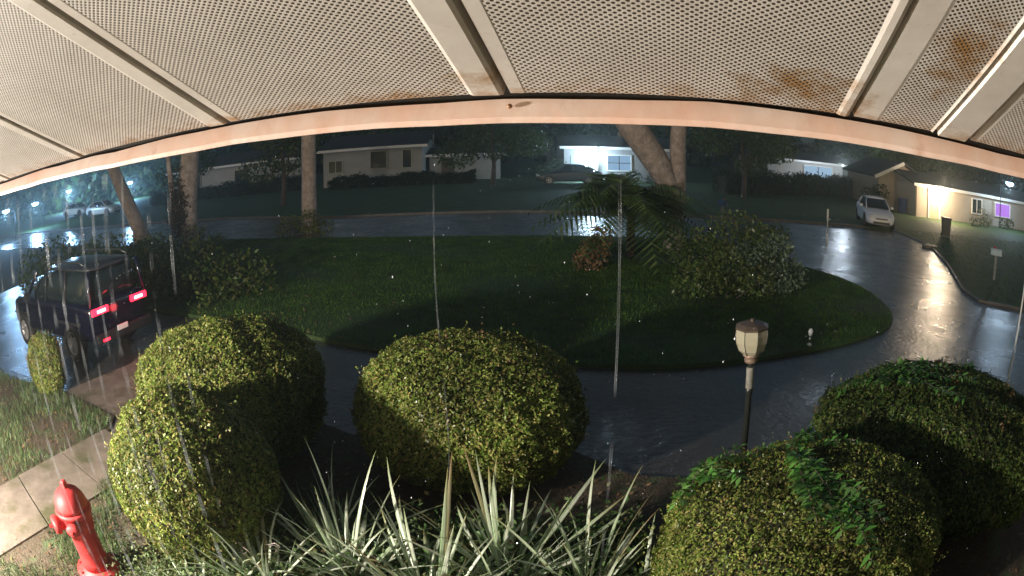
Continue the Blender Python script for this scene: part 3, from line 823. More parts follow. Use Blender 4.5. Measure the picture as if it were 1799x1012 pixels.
def sedan(name, loc, rz, paint, label, group=None, lights_on=False):
    """x forward; 4.5 m long, 1.78 wide"""
    t = thing(name, loc, label, 'car', rz, group)
    def sec(hw_, zb, zt, zc, tumble=.9):
        return [(0, zb), (hw_ * .8, zb), (hw_ * .98, zb + .1), (hw_, zb + .3), (hw_ * .99, zt - .12), (hw_ * .93, zt), (hw_ * .55, zc), (0, zc + .01)]
    st = [(-2.22, sec(.70, .36, .80, .84)), (-2.14, sec(.80, .26, .92, .97)), (-1.7, sec(.87, .20, .95, 1.0)), (-1.0, sec(.89, .18, .93, .96)), (0, sec(.89, .18, .90, .94)), (.9, sec(.89, .18, .87, .93)), (1.5, sec(.87, .18, .80, .87)), (1.95, sec(.82, .2, .70, .76)), (2.16, sec(.72, .24, .60, .64)), (2.26, sec(.55, .30, .48, .52))]
    loft('body', st, paint, t, sub=2)
    def cab(hw0, hw1, z0, z1):
        return [(0, z0), (hw0, z0), (hw0 * .985, z0 + .05), (hw1, z1 - .04), (hw1 * .8, z1), (0, z1 + .02)]
    loft('window_glass', [(-1.85, cab(.62, .56, .90, .96)), (-1.35, cab(.78, .60, .90, 1.26)), (-.8, cab(.80, .60, .90, 1.38)), (.0, cab(.80, .60, .90, 1.41)), (.35, cab(.80, .59, .9, 1.34)), (.85, cab(.78, .62, .9, 1.08)), (1.18, cab(.70, .6, .88, .93))], M['glass'], t, sub=1)
    def rfs(hw1, z1):
        return [(0, z1 - .03), (hw1 - .02, z1 - .05), (hw1 + .01, z1 - .03), (hw1 * .82, z1 + .012), (0, z1 + .035)]
    loft('roof', [(-1.3, rfs(.60, 1.27)), (-.8, rfs(.61, 1.385)), (0, rfs(.61, 1.415)), (.38, rfs(.60, 1.345))], paint, t, sub=1)
    for s in (-1, 1):
        tube('pillar', [(.36, s * .575, 1.34), (.8, s * .66, 1.1), (1.16, s * .70, .9)], .03, paint, t, 6)
        tube('pillar', [(-1.28, s * .58, 1.27), (-1.65, s * .63, 1.08), (-1.9, s * .66, .93)], .045, paint, t, 6)
        tube('pillar', [(-.25, s * .60, 1.40), (-.3, s * .80, .92)], .025, M['black'], t, 6)
        mi = box('mirror', (.72, s * .93, .98), (.1, .17, .12), paint, t, .03)
        bm = bmesh.new(); add_box(bm, (2.1, s * .62, .62), (.2, .3, .11), Matrix.Rotation(R(s * -28), 3, 'Z'), .03)
        obj('headlight', bm, mat('headlight_lens_' + name, (.7, .75, .8), .1, spec=.9) if s < 0 else bpy.data.materials['headlight_lens_' + name], t)
        bm = bmesh.new(); add_box(bm, (-2.13, s * .68, .80), (.16, .26, .13), Matrix.Rotation(R(s * 16), 3, 'Z'), .03)
        obj('taillight', bm, M['tail_dull'], t)
    box('grille', (2.235, 0, .52), (.05, .7, .06), M['black'], t, .01)
    box('lower_intake', (2.235, 0, .34), (.08, .95, .10), M['black'], t, .02)
    box('number_plate', (2.27, 0, .43), (.015, .32, .09), M['white_metal'], t, .004)
    for x in (1.42, -1.30):
        for s in (-1, 1):
            bm = bmesh.new(); lathe(bm, [(.37, -.02), (.37, .02)], 24, (x, s * .868, .34), (0, 1, 0)); obj('wheel_arch', bm, M['black'], t)
            wheel(t, x, s * .80, .32)
    return t
M['tail_dull'] = mat('tail_lens', (.25, .02, .02), .2)
white_paint = mat('white_car_paint', (.86, .88, .92), .22, spec=.7, bump=(200, .1, .001))
silver_paint = mat('silver_car_paint', (.62, .66, .62), .25, metal=.0, spec=.7)
dark_paint = mat('dark_car_paint', (.05, .06, .07), .25, spec=.7)
wc = sedan('parked_car', (18.9, 28.3, 0), R(247), white_paint, 'white saloon parked nose-out at the kerb in front of the warm-lit house')
wc.scale = (1.06, 1.06, 1.06)
sedan('parked_car', (-35.5, 44.5, .05), R(-8), silver_paint, 'pale hatchback across the street beside the leaning trunk at the left')
sedan('parked_car', (-43.5, 49.0, .05), R(-8), silver_paint, 'second pale car further off to the left under the blue lights')
sedan('parked_car', (4.0, 46.2, .05), R(180), dark_paint, 'dark car parked in front of the house with the blue-white lamp')

def suv(loc, rz):
    t = thing('sport_utility_vehicle', loc, 'dark blue off-roader with red tail lights lit, cut by the left edge', 'car', rz)
    paint = mat('deep_blue_paint', (.002, .003, .014), .18, spec=.8, bump=(90, .15, .001))
    def sec(hw_, zb, zt):
        return [(0, zb), (hw_ * .9, zb), (hw_, zb + .08), (hw_, zb + .3), (hw_, zt - .1), (hw_ * .96, zt), (hw_ * .6, zt + .04), (0, zt + .05)]
    loft('body', [(-2.3, sec(.86, .48, 1.10)), (-2.24, sec(.91, .42, 1.16)), (-1.2, sec(.93, .40, 1.18)), (.8, sec(.93, .40, 1.14)), (1.9, sec(.90, .42, 1.08)), (2.2, sec(.82, .46, 1.0))], paint, t, sub=2)
    def cab(hw0, hw1, z0, z1):
        return [(0, z0), (hw0, z0), (hw0 * .99, z0 + .05), (hw1, z1 - .05), (hw1 * .85, z1), (0, z1 + .01)]
    loft('window_glass', [(-2.20, cab(.84, .72, 1.12, 1.70)), (-2.0, cab(.86, .74, 1.12, 1.80)), (.3, cab(.86, .74, 1.12, 1.78)), (1.0, cab(.84, .8, 1.10, 1.18))], M['glass'], t, sub=1)
    def rfs(hw1, z1):
        return [(0, z1 - .05), (hw1, z1 - .07), (hw1 + .02, z1 - .03), (hw1 * .85, z1 + .03), (0, z1 + .05)]
    loft('roof', [(-2.22, rfs(.74, 1.78)), (-1.9, rfs(.76, 1.82)), (.32, rfs(.76, 1.80))], mat('dark_roof_paint', (.03, .035, .04), .2, spec=.8), t, sub=1)
    rail = mat('roof_rail', (.12, .13, .12), .3, metal=.7)
    for s in (-1, 1):
        tube('roof_rail', [(-1.9, s * .66, 1.86), (-1.7, s * .66, 1.92), (.0, s * .66, 1.91), (.2, s * .66, 1.85)], .018, rail, t, 6)
        tube('pillar', [(-2.19, s * .73, 1.76), (-2.24, s * .86, 1.12)], .05, paint, t, 6)
        tube('pillar', [(-1.2, s * .75, 1.78), (-1.2, s * .87, 1.12)], .035, M['black'], t, 6)
        tube('pillar', [(-.2, s * .75, 1.78), (-.15, s * .87, 1.12)], .03, M['black'], t, 6)
        tube('pillar', [(.32, s * .73, 1.76), (.98, s * .83, 1.14)], .04, paint, t, 6)
        box('mirror', (.75, s * 1.0, 1.2), (.12, .2, .18), M['black'], t, .03)
        box('fender', (-1.35, s * .93, .78), (1.0, .07, .06), M['black'], t, .02)
        box('fender', (1.35, s * .93, .78), (1.0, .07, .06), M['black'], t, .02)
        for x in (-1.35, 1.35):
            wheel(t, x, s * .82, .38, .24)
    box('rear_bumper', (-2.36, 0, .52), (.16, 1.7, .18), M['black'], t, .04)
    box('number_plate', (-2.45, .1, .62), (.02, .32, .1), M['white_metal'], t, .004)
    tail = glow('lit_tail_lens', (1, .02, .05), 4.5)
    tailw = glow('pale_tail_centre_glow', (1, .62, .66), 3.0)
    for s in (-1, 1):
        tl = box('taillight', (-2.31, s * .60, 1.02), (.06, .5, .13), tail, t, .025)
        box('tail_pale_centre', (-2.345, s * .58, 1.02), (.015, .26, .06), tailw, tl, .005)  # pale hot centre of the red tail light, put in as a glowing patch
        box('reflector', (-2.45, .62, .50), (.02, .2, .05), tail, t, .008)  # no lamp: the reflector's red glint is put in as glow
    lamp('tail_glow', (-2.55, 0, .95), 5, (1, .03, .05), .1, t)
    return t
suv((-9.55, 10.05, 0), R(180 - 14.5))

# ------------------------------------------------------------------ trees
leaf_dark = leaf_mat('oak_leaf', [(.035, .07, .015), (.06, .11, .022), (.10, .14, .03), (.13, .12, .05)], .4, .3)
leaf_mid = leaf_mat('broad_leaf', [(.03, .07, .015), (.05, .11, .025), (.09, .14, .035)], .4, .3)
def crown_quads(cs, n, size, flat=.6):
    out = []
    for (x, y, z, r) in cs:
        k = int(n * r ** 2)
        d = rng.normal(size=(k, 3)); d /= np.linalg.norm(d, axis=1)[:, None]
        rr = r * rng.uniform(.35, 1.08, k) ** .6
        c_ = d * rr[:, None] * np.array([1, 1, flat]) + np.array([x, y, z])
        out.append(leaf_quads(c_, d, size, .3))
    return np.concatenate(out)
def tree(x, y, trunk, limbs, crown, n, size, label, m=None, bark=None, name='oak_tree'):
    t = thing(name, (x, y, 0), label, 'tree')
    bk = bark or M['bark']
    pts, rad = trunk
    # uneven trunk
    V, F = [], []
    tr = tube('trunk', pts, rad, bk, t, 14)
    me = tr.data
    for v in me.vertices:
        k_ = 1 + .09 * math.sin(v.co.z * 3.1 + v.co.x * 9) + .05 * math.sin(v.co.z * 7 + v.co.y * 13)
        v.co.x = v.co.x * 1 + (k_ - 1) * .6 * rad[0] * math.copysign(1, v.co.x); v.co.y += (k_ - 1) * .4 * rad[0]
    for lp_, lr in limbs:
        tube('limb', lp_, lr, bk, t, 10)
    quads('crown', crown_quads(crown, n, size), m or leaf_dark, t)
    return t
tree(-17.9, 26, ([(0.1, 0, -.1), (-.1, 0, .6), (-.9, 0, 2.0), (-2.1, 0.2, 3.8), (-3.6, .6, 6.2), (-4.6, 1, 8.5)], [.62, .45, .40, .36, .3, .2]),
     [([(-2.1, .2, 3.8), (-2.4, -1, 6), (-1.5, -2, 8)], [.25, .16, .08]), ([(-3.6, .6, 6.2), (-6, 1.5, 8)], [.2, .08])],
     [(-4.5, 1, 9, 2.6), (-2, -2, 8.8, 2.2), (-6.5, 1.5, 8.8, 2.2), (-3.5, 2, 10.5, 2.4)], 170, .16, 'brown tree trunk leaning to the left across the street lights')
tree(-12.4, 22, ([(0, 0, -.1), (0, 0, .5), (-.05, 0, 1.6), (0.1, 0, 3.2), (.15, .1, 5.5), (.4, .2, 8)], [.62, .45, .40, .40, .34, .24]),
     [([(.1, 0, 4.5), (1.8, -.5, 6.5), (3, -1, 8)], [.22, .14, .07]), ([(0, 0, 5), (-1.8, .6, 7), (-2.6, 1, 8.6)], [.2, .13, .06]), ([(-.3, 0, .7), (-.75, -.1, 2.2), (-1.1, -.1, 4.6)], [.16, .13, .1])],
     [(.5, 0, 9.5, 2.8), (3, -1, 8.8, 2.2), (-2.6, 1, 9, 2.4), (1, 2, 10.5, 2.4)], 170, .16, 'thick pale trunk with dark ivy patch, between the leaning tree and the middle one')
tree(-7.95, 25, ([(0, 0, -.1), (0, 0, .6), (0.02, 0, 2.2), (0, 0, 4), (-.3, .2, 6.5), (-.2, .3, 8.8)], [.52, .36, .32, .30, .26, .16]),
     [([(0, 0, 4.3), (1.5, .4, 6.5), (2.6, .8, 8)], [.18, .12, .06]), ([(-.1, 0, 4.8), (-1.7, -.4, 6.8)], [.16, .07])],
     [(-.2, .3, 9.6, 2.6), (2.6, .8, 8.6, 2.2), (-2, -.4, 8, 2.0)], 170, .16, 'straight trunk in front of the grey house, foot hidden in low plants')
t4 = tree(4.95, 19.5, ([(0, 0, -.1), (0, 0, .6), (.08, 0, 2.0), (.1, 0, 3.4), (.3, 0, 5.2), (.2, .3, 8)], [.42, .30, .26, .25, .22, .15]),
     [([(.10, 0, .9), (.0, 0, 1.5), (-.2, 0, 2.0), (-.62, 0, 2.75), (-1.3, 0, 3.7), (-2.2, .2, 5.2), (-3.4, .6, 7.2)], [.2, .27, .34, .42, .44, .36, .22]), ([(.3, 0, 4.6), (1.6, .5, 6.6)], [.16, .07])],
     [(.2, .3, 9, 2.4), (-3.4, .6, 8.4, 2.6), (2, .6, 8, 2.0)], 170, .16, 'forked tree on the lawn with a thick limb leaning left across the blue-lit house')
# dark ivy on the second tree
iv = thing('ivy', (-12.4, 21.6, 0), 'dark brown dead ivy patch hanging on the thick pale trunk', 'ivy')
k = 2600
c = np.stack([rng.normal(-.28, .2, k), rng.normal(-.12, .12, k), rng.normal(1.55, .55, k)], 1)
quads('ivy_leaves', leaf_quads(c, np.tile([0, -1., 0], (k, 1)), .06, .4), leaf_mat('dead_ivy_leaf', [(.03, .02, .012), (.07, .045, .02), (.05, .06, .02)], .6, .1), iv)

def shrub(name, x, y, rs, n, size, m, label, cat='bush', z0=0.):
    """irregular free-growing bush: leaf clumps around a few stems"""
    t = thing(name, (x, y, z0), label, cat)
    quads('foliage', crown_quads(rs, n, size, .85), m, t)
    for (a, b, c_, r_) in rs[:3]:
        tube('stem', [(a * .2, b * .2, 0), (a * .7, b * .7, c_ * .6), (a, b, c_)], [.03, .02, .01], M['bark_dark'], t, 5)
    return t
# island planting in front of the forked tree
sh_m = leaf_mat('island_bush_leaf', [(.05, .09, .02), (.10, .16, .035), (.16, .23, .07), (.17, .15, .06)], .35, .25)
sh_pale = leaf_mat('grey_green_leaf', [(.12, .18, .10), (.18, .25, .15), (.28, .35, .24)], .35, .25)
def fountain(x, y, n, L_, label, m, name='arching_palm', cat='palm', h0=.3):
    """arching fronds from one crown"""
    t = thing(name, (x, y, .05), label, cat)
    if h0 > .35:
        tube('stem', [(0, 0, 0), (.03, 0, h0)], [.14, .11], M['bark_dark'], t, 10)
    for i in range(n):
        a = 2 * math.pi * i / n + random.uniform(-.2, .2); el = random.uniform(.35, 1.35); L1 = L_ * random.uniform(.75, 1.15)
        V = []
        pts = []
        for j in range(12):
            f = j / 11
            r_ = L1 * f * math.cos(el) + L1 * .25 * f * f; z_ = h0 + L1 * (f * math.sin(el) - .75 * f * f)
            pts.append(np.array([r_ * math.cos(a), r_ * math.sin(a), max(.02, z_)]))
        for j in range(1, 11):
            td = pts[j + 1] - pts[j]; td /= np.linalg.norm(td) + 1e-9
            sd = np.cross(td, [0, 0, 1.]); sd /= np.linalg.norm(sd) + 1e-9
            ll = L1 * .28 * math.sin(math.pi * (j / 11) ** .7) + .03
            for kk in (-1, 1):
                for q_ in (0, .5):
                    b_ = pts[j] * (1 - q_) + pts[j + 1] * q_
                    tip = b_ + (sd * kk + td * .7 + np.array([0, 0, -.25])) * ll
                    w_ = td * .018 * L_
                    V.append([b_ - w_, b_ + w_, tip + w_ * .2, tip - w_ * .2])
        fr = quads('frond', np.array(V), m, t)
    return t
fountain(3.3, 18.2, 44, 2.8, 'large arching palm-like plant left of the forked tree', leaf_mat('frond_leaf', [(.05, .10, .025), (.11, .19, .05), (.2, .26, .09)], .4, .3), h0=1.3)
shrub('garden_bush', 5.6, 15.6, [(-.9, 0, .6, .8), (.1, .2, .9, .95), (1.0, 0, .7, .8), (.5, -.9, .45, .6), (-.4, -.8, .4, .6)], 1500, .055, sh_m, 'leafy bush in front of the forked tree on the lawn')
shrub('garden_bush', 6.0, 13.9, [(-.6, .3, .6, .6), (.2, .2, .9, .55), (.5, -.2, .4, .5), (-.1, -.5, .35, .5)], 1500, .05, sh_pale, 'pale grey-green bush above the garden lamp')
shrub('garden_bush', 4.6, 13.2, [(-.7, .1, .4, .6), (.1, .2, .55, .6), (.7, -.1, .4, .5)], 1500, .05, sh_m, 'low dark bush on the lawn left of the pale bush')
shrub('garden_bush', 7.4, 17.6, [(-.7, .1, .4, .7), (.3, .2, .6, .7)], 1200, .06, sh_m, 'low bush at the right edge of the lawn behind the pale one')
shrub('rusty_plant', 2.05, 16.4, [(0, 0, .5, .42), (.2, .1, .9, .35), (-.15, 0, .25, .4)], 1700, .05, leaf_mat('rusty_leaf', [(.28, .13, .05), (.4, .22, .1), (.12, .10, .03), (.45, .33, .2)], .4, .2), 'orange-brown withered plant at the left foot of the palm', 'plant')
shrub('low_plant', -7.9, 23.9, [(-.6, 0, .35, .6), (.2, 0, .5, .6), (.8, .1, .3, .5)], 1000, .06, leaf_mat('yellow_green_leaf', [(.06, .09, .02), (.12, .15, .03), (.16, .16, .05)], .4, .25), 'yellowish low plants at the foot of the straight trunk', 'plant')
shrub('low_plant', -12.0, 21.0, [(-.9, 0, .3, .6), (.4, 0, .45, .7), (1.4, .1, .3, .5), (-2, 0, .3, .6)], 900, .06, sh_m, 'low plants in front of the thick pale trunk', 'plant')
# dark hedge mass left of the lawn, behind the car
hx = [(-15.5, 15.2), (-13.2, 15.6), (-11.0, 15.8), (-9.0, 15.2), (-7.2, 14.2)]
hl = ['dark overgrown bush right behind the car roof', 'second dark bush behind the car', 'middle bush of the dark row left of the lawn', 'fourth dark bush of the row beside the lawn', 'last dark bush of the row, nearest the lawn']
for i, (x, y) in enumerate(hx):
    shrub('overgrown_bush', x, y, [(-.8, 0, .7, 1.0), (.4, .3, 1.0 - .12 * i, 1.05 - .1 * i), (1.0, -.2, .5, .8), (0, -.8, .4, .8)], 620, .07, leaf_dark, hl[i])

# ------------------------------------------------------------------ houses over the road
def mk_house(name, loc, rz, W, D, H, wallm, roofm, label, roof_h=1.1, over=.45, gable=False):
    t = thing(name, loc, label, 'house', rz)
    # four walls, front at y=0 facing -y
    box('wall', (W / 2, -.0 + .1, H / 2), (W, .2, H), wallm, t)
    box('wall', (W / 2, D - .1, H / 2), (W, .2, H), wallm, t)
    box('wall', (.1, D / 2, H / 2), (.2, D - .4, H), wallm, t)
    box('wall', (W - .1, D / 2, H / 2), (.2, D - .4, H), wallm, t)
    bm = bmesh.new()
    o_ = over
    if gable:   # ridge runs front to back
        a = [(-o_, -o_, H), (W / 2, -o_, H + roof_h), (W + o_, -o_, H)]
        b = [(-o_, D + o_, H), (W / 2, D + o_, H + roof_h), (W + o_, D + o_, H)]
    else:
        a = [(-o_, -o_, H), (-o_, D / 2, H + roof_h), (-o_, D + o_, H)]
        b = [(W + o_, -o_, H), (W + o_, D / 2, H + roof_h), (W + o_, D + o_, H)]
    th = Vector((0, 0, .14))
    A1 = [bm.verts.new(Vector(p) + th) for p in a]; B1 = [bm.verts.new(Vector(p) + th) for p in b]
    A0 = [bm.verts.new(Vector(p)) for p in a]; B0 = [bm.verts.new(Vector(p)) for p in b]
    for i in (0, 1):
        bm.faces.new((A1[i], A1[i + 1], B1[i + 1], B1[i])); bm.faces.new((A0[i], B0[i], B0[i + 1], A0[i + 1]))
        bm.faces.new((A1[i], A0[i], A0[i + 1], A1[i + 1])); bm.faces.new((B1[i], B1[i + 1], B0[i + 1], B0[i]))
    bm.faces.new((A1[0], B1[0], B0[0], A0[0])); bm.faces.new((A1[2], A0[2], B0[2], B1[2]))
    bmesh.ops.recalc_face_normals(bm, faces=bm.faces[:])
    obj('roof', bm, roofm, t)
    if not gable:
        for x0, xx in ((0.1, .1), (W - .1, W - .1)):
            bm = bmesh.new(); vs_ = [bm.verts.new(p) for p in ((xx, .1, H), (xx, D - .1, H), (xx, D / 2, H + roof_h - .12))]; bm.faces.new(vs_)
            obj('gable_wall', bm, wallm, t)
        tr = box('fascia', (W / 2, -o_ - .02, H + .05), (W + 2 * o_, .04, .2), M['white_metal'], t)
    else:
        bm = bmesh.new(); vs_ = [bm.verts.new(p) for p in ((0, .05, H), (W, .05, H), (W / 2, .05, H + roof_h - .05))]; bm.faces.new(vs_)
        obj('gable_wall', bm, wallm, t)
    return t
def window(t, x0, x1, z0, z1, pane_m, cross=(1, 1), frame_m=None, depth=.06):
    fm = frame_m or M['white_metal']
    bm = bmesh.new()
    f = .07
    cx_, cz_ = (x0 + x1) / 2, (z0 + z1) / 2
    for c_, s_ in (((cx_, -depth, z1 + f / 2), (x1 - x0 + 2 * f, .12, f)), ((cx_, -depth, z0 - f / 2), (x1 - x0 + 2 * f, .14, f)), ((x0 - f / 2, -depth, cz_), (f, .12, z1 - z0)), ((x1 + f / 2, -depth, cz_), (f, .12, z1 - z0))):
        add_box(bm, c_, s_)
    wi = obj('window', bm, fm, t)
    bm = bmesh.new()
    for i in range(cross[0]): add_box(bm, (x0 + (x1 - x0) * (i + 1) / (cross[0] + 1), -.05, cz_), (.06, .06, z1 - z0))
    for i in range(cross[1]): add_box(bm, (cx_, -.05, z0 + (z1 - z0) * (i + 1) / (cross[1] + 1)), (x1 - x0, .05, .05))
    if cross != (0, 0): obj('glazing_bars', bm, M['black'] if pane_m in LIT else fm, wi)
    else: bm.free()
    box('pane', (cx_, -.012, cz_), (x1 - x0, .02, z1 - z0), pane_m, wi)
    return wi
pane_dark = mat('dark_window_pane', (.02, .03, .03), .08, spec=.8)
pane_blue = glow('curtain_lit_blue_white', (.42, .68, 1.0), .62)
pane_blue2 = glow('blind_lit_blue_white', (.50, .74, 1.0), .7)
pane_violet = glow('violet_lit_pane', (.55, .24, .95), 1.0)
LIT = (pane_blue, pane_blue2, pane_violet)
roof_far = mat('dark_roof_shingle', (.045, .042, .04), .7, noise=(3, .2), bump=(8, .5, .03))
w_grey = mat('grey_stucco', (.42, .41, .38), .8, noise=(1.2, .2), col2=(.33, .33, .30), bump=(20, .3, .02))
w_white = mat('pale_stucco', (.58, .56, .54), .8, noise=(1.2, .2), col2=(.46, .45, .44), bump=(20, .3, .02))
w_cream = mat('cream_stucco', (.42, .36, .29), .8, noise=(1.2, .2), col2=(.35, .30, .24), bump=(20, .3, .02))

w_blue = mat('weathered_white_stucco', (.34, .335, .33), .8, noise=(1.2, .2), col2=(.27, .27, .265), bump=(20, .3, .02))
# grey house
h1 = mk_house('house', (-14.6, 50, -.1), 0, 8.0, 9, 3.0, w_grey, roof_far, 'grey single-storey house with two pale-framed windows behind the straight trunk')
tan_frame = mat('tan_window_frame', (.42, .40, .30), .6)
window(h1, 3.95, 5.2, 1.45, 2.75, pane_dark, (0, 0), tan_frame); window(h1, 6.5, 7.15, 1.4, 2.75, pane_dark, (0, 0), tan_frame)
window(h1, .5, 1.6, 1.3, 2.2, pane_dark, (1, 0), tan_frame)
h1b = mk_house('house_annex', (-6.3, 52, -.2), 0, 5.5, 6, 2.2, w_grey, roof_far, 'low grey annex at the right end of the grey house', .5)
box('door', (1.4, -.03, 1.0), (.9, .06, 2.0), mat('brown_door', (.10, .07, .05), .6), h1b)
# house at the far left behind the trunks
h0 = mk_house('house', (-34, 56, -.2), R(6), 15, 8, 2.7, w_grey, roof_far, 'dim house half hidden between the leaning trunk and the thick pale one')
window(h0, 2.5, 4, 1.1, 2.2, pane_dark, (1, 0), tan_frame); window(h0, 8, 9.6, 1.1, 2.2, pane_dark, (1, 0), tan_frame)
# blue-lit house
h2 = mk_house('house', (4.0, 50, -.1), 0, 9.2, 8, 2.62, w_blue, roof_far, 'pale house washed by a blue-white wall lamp, behind the forked tree', .9, .35)
window(h2, 3.3, 5.1, .95, 2.1, pane_blue, (1, 1))
box('door', (1.0, -.03, 1.02), (.95, .06, 2.05), mat('blue_lit_door', (.35, .45, .6), .5), h2)  # blue wash of the wall lamp is put into the door colour
box('porch_post', (2.35, -.9, 1.25), (.12, .12, 2.5), M['white_metal'], h2)
fl = thing('wall_floodlight', (6.05, 49.75, 2.02), 'blazing blue-white lamp on the wall of the pale house', 'wall lamp')
box('lamp_housing', (0, .08, .12), (.3, .16, .08), M['white_metal'], fl, .02)
lathe_obj('lamp_lens', [(.02, -.16), (.12, -.13), (.19, -.02), (.17, .08), (.02, .10)], glow('flood_glow', (.62, .84, 1.0), 300), fl, 16)
lamp('flood_light', (6.05, 48.3, 2.05), 900, (.55, .78, 1.0), .12)
# white house with lit blind
h3 = mk_house('house', (24.2, 57.5, -.1), R(2), 13.2, 8, 2.45, w_white, roof_far, 'long pale house with a bright blue-white window above the dark hedge', .7, .4)
window(h3, 4.4, 8.1, .95, 2.1, pane_blue2, (1, 0))
box('door', (10.4, -.03, 1.05), (1.5, .06, 2.1), mat('dark_brown_door', (.05, .04, .03), .6), h3)
wb = thing('added_fill_lamp', (32.5, 55.5, 2.5), 'small added blue-white lamp under the eave above the bright window', 'wall lamp')
lathe_obj('lamp_lens', [(.02, -.08), (.08, -.05), (.08, .03), (.02, .06)], glow('fill_lamp_glow', (.7, .85, 1), 9), wb, 12)
box('bracket', (0, .5, .1), (.06, 1.0, .06), M['white_metal'], wb)
lamp('added_fill_beam', (31.0, 53.0, 2.5), 800, (.75, .87, 1.0), .1)  # added fill light, set out from the wall to brighten the pale front
# warm house: garage wing with gable, then the main wall
h4g = mk_house('garage_wing', (25.9, 38.2, -.1), R(-14), 4.6, 9, 2.35, w_cream, roof_far, 'cream gabled wing with a dark roof behind the white car', 1.25, .45, True)
bm = bmesh.new()
for a_, b_ in (((-.5, -.47, 2.36), (2.3, -.47, 3.62)),):
    a_, b_ = Vector(a_), Vector(b_); d_ = b_ - a_
    add_box(bm, (a_ + b_) / 2, (d_.length, .05, .24), Matrix.Rotation(-math.atan2(d_.z, d_.x), 3, 'Y'))
obj('bargeboard', bm, M['white_metal'], h4g)
h4 = mk_house('house', (26.9, 34.2, -.15), R(-7), 18, 8, 2.35, w_cream, roof_far, 'cream house lit by a warm porch lamp, with a violet window', .8, .25)
door_m = mat('cream_door', (.45, .36, .25), .5)
dr = box('door', (1.95, -.035, 1.12), (1.0, .07, 2.15), door_m, h4)
box('handle', (.4, -.06, -.05), (.04, .05, .14), M['chrome'], dr); bpy.data.objects[dr.name].children[0].location = (1.95, -.035, 1.12)
for x in (1.36, 2.54): box('door_frame', (x, -.05, 1.15), (.1, .09, 2.3), M['white_metal'], h4)
window(h4, 9.5, 11.6, 1.05, 2.0, pane_violet, (0, 0))
window(h4, 6.4, 7.6, 1.0, 2.0, pane_dark, (1, 0))
box('pilaster', (.25, -.04, 1.17), (.3, .08, 2.33), w_cream, h4)
pw = thing('porch_lamp', (29.05, 33.45, 2.05), 'glowing warm porch lamp over the cream door', 'wall lamp')
lathe_obj('lamp_globe', [(.02, -.15), (.12, -.11), (.17, 0), (.12, .11), (.02, .15)], glow('porch_globe_glow', (1, .82, .62), 300), pw, 16)
box('bracket', (0, .25, .16), (.06, .5, .05), M['black'], pw)
lamp('porch_globe_light', (28.95, 32.4, 2.05), 900, (1, .76, .50), .3)

# hedges and bushes by the houses
fh = leaf_mat('hedge_leaf', [(.015, .035, .008), (.03, .055, .014), (.045, .07, .02)], .45, .2)
def hedge(x0, y0, x1, y1, h, wd, label, n=5000, m=None):
    t = thing('hedge', ((x0 + x1) / 2, (y0 + y1) / 2, 0), label, 'hedge')
    Lh = math.hypot(x1 - x0, y1 - y0); t.rotation_euler = (0, 0, math.atan2(y1 - y0, x1 - x0))
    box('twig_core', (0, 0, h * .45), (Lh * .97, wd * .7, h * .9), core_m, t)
    c = np.stack([rng.uniform(-Lh / 2, Lh / 2, n), rng.choice([-1, 1], n) * wd / 2 * rng.uniform(.7, 1.1, n), rng.uniform(0, h, n)], 1)
    c2 = np.stack([rng.uniform(-Lh / 2, Lh / 2, n // 2), rng.uniform(-wd / 2, wd / 2, n // 2), h * (1 + .12 * rng.normal(size=n // 2)) * 1.0], 1)
    c = np.concatenate([c, c2]); c[:, 2] += .12 * np.sin(c[:, 0] * 1.3) + .08 * np.sin(c[:, 0] * 3.7)
    quads('foliage', leaf_quads(c, rng.normal(size=c.shape), .10, .1), m or fh, t)
    return t
hedge(13.5, 41, 28.5, 46.5, 1.35, 1.6, 'dark hedge below the long pale house', 9000)
hedge(-13.5, 47.6, -2.5, 48.4, .75, 1.0, 'low dark hedge along the foot of the grey house', 5000)
hedge(-32, 49, -16, 50, 1.0, 1.2, 'dark hedge in front of the dim house at the left', 6000)
hedge(28.6, 54.5, 38.5, 55.2, .7, .8, 'low strip of hedge under the bright window', 4000)
shrub('porch_bush', 34.2, 33.0, [(0, 0, .6, .8), (.9, .1, .5, .7)], 500, .08, leaf_mat('warm_bush_leaf', [(.10, .11, .04), (.2, .2, .08), (.28, .22, .12)], .5, .2), 'rounded bush right of the cream door')
shrub('porch_bush', 37.2, 32.0, [(-.6, 0, .35, .6), (.6, .1, .4, .6)], 500, .08, fh, 'dark low bush under the violet window')
shrub('porch_bush', 31.6, 31.5, [(0, 0, .3, .55), (1.4, .1, .3, .6)], 500, .08, fh, 'low dark bush at the edge of the warm lit lawn')
shrub('front_bush', 3.0, 48.4, [(-.6, 0, .7, .9), (.3, 0, .9, 1.0)], 500, .09, fh, 'dark round bush at the left corner of the blue-lit house')
shrub('front_bush', 8.9, 47.8, [(-1.6, 0, .3, .6), (0, 0, .45, .7), (1.4, 0, .3, .6)], 500, .09, fh, 'low bushes under the barred window of the blue-lit house')
shrub('gate_bush', 24.9, 37.2, [(-.5, 0, .8, .9), (.5, 0, 1.2, .8)], 500, .09, fh, 'bush with small flowers left of the gabled wing')

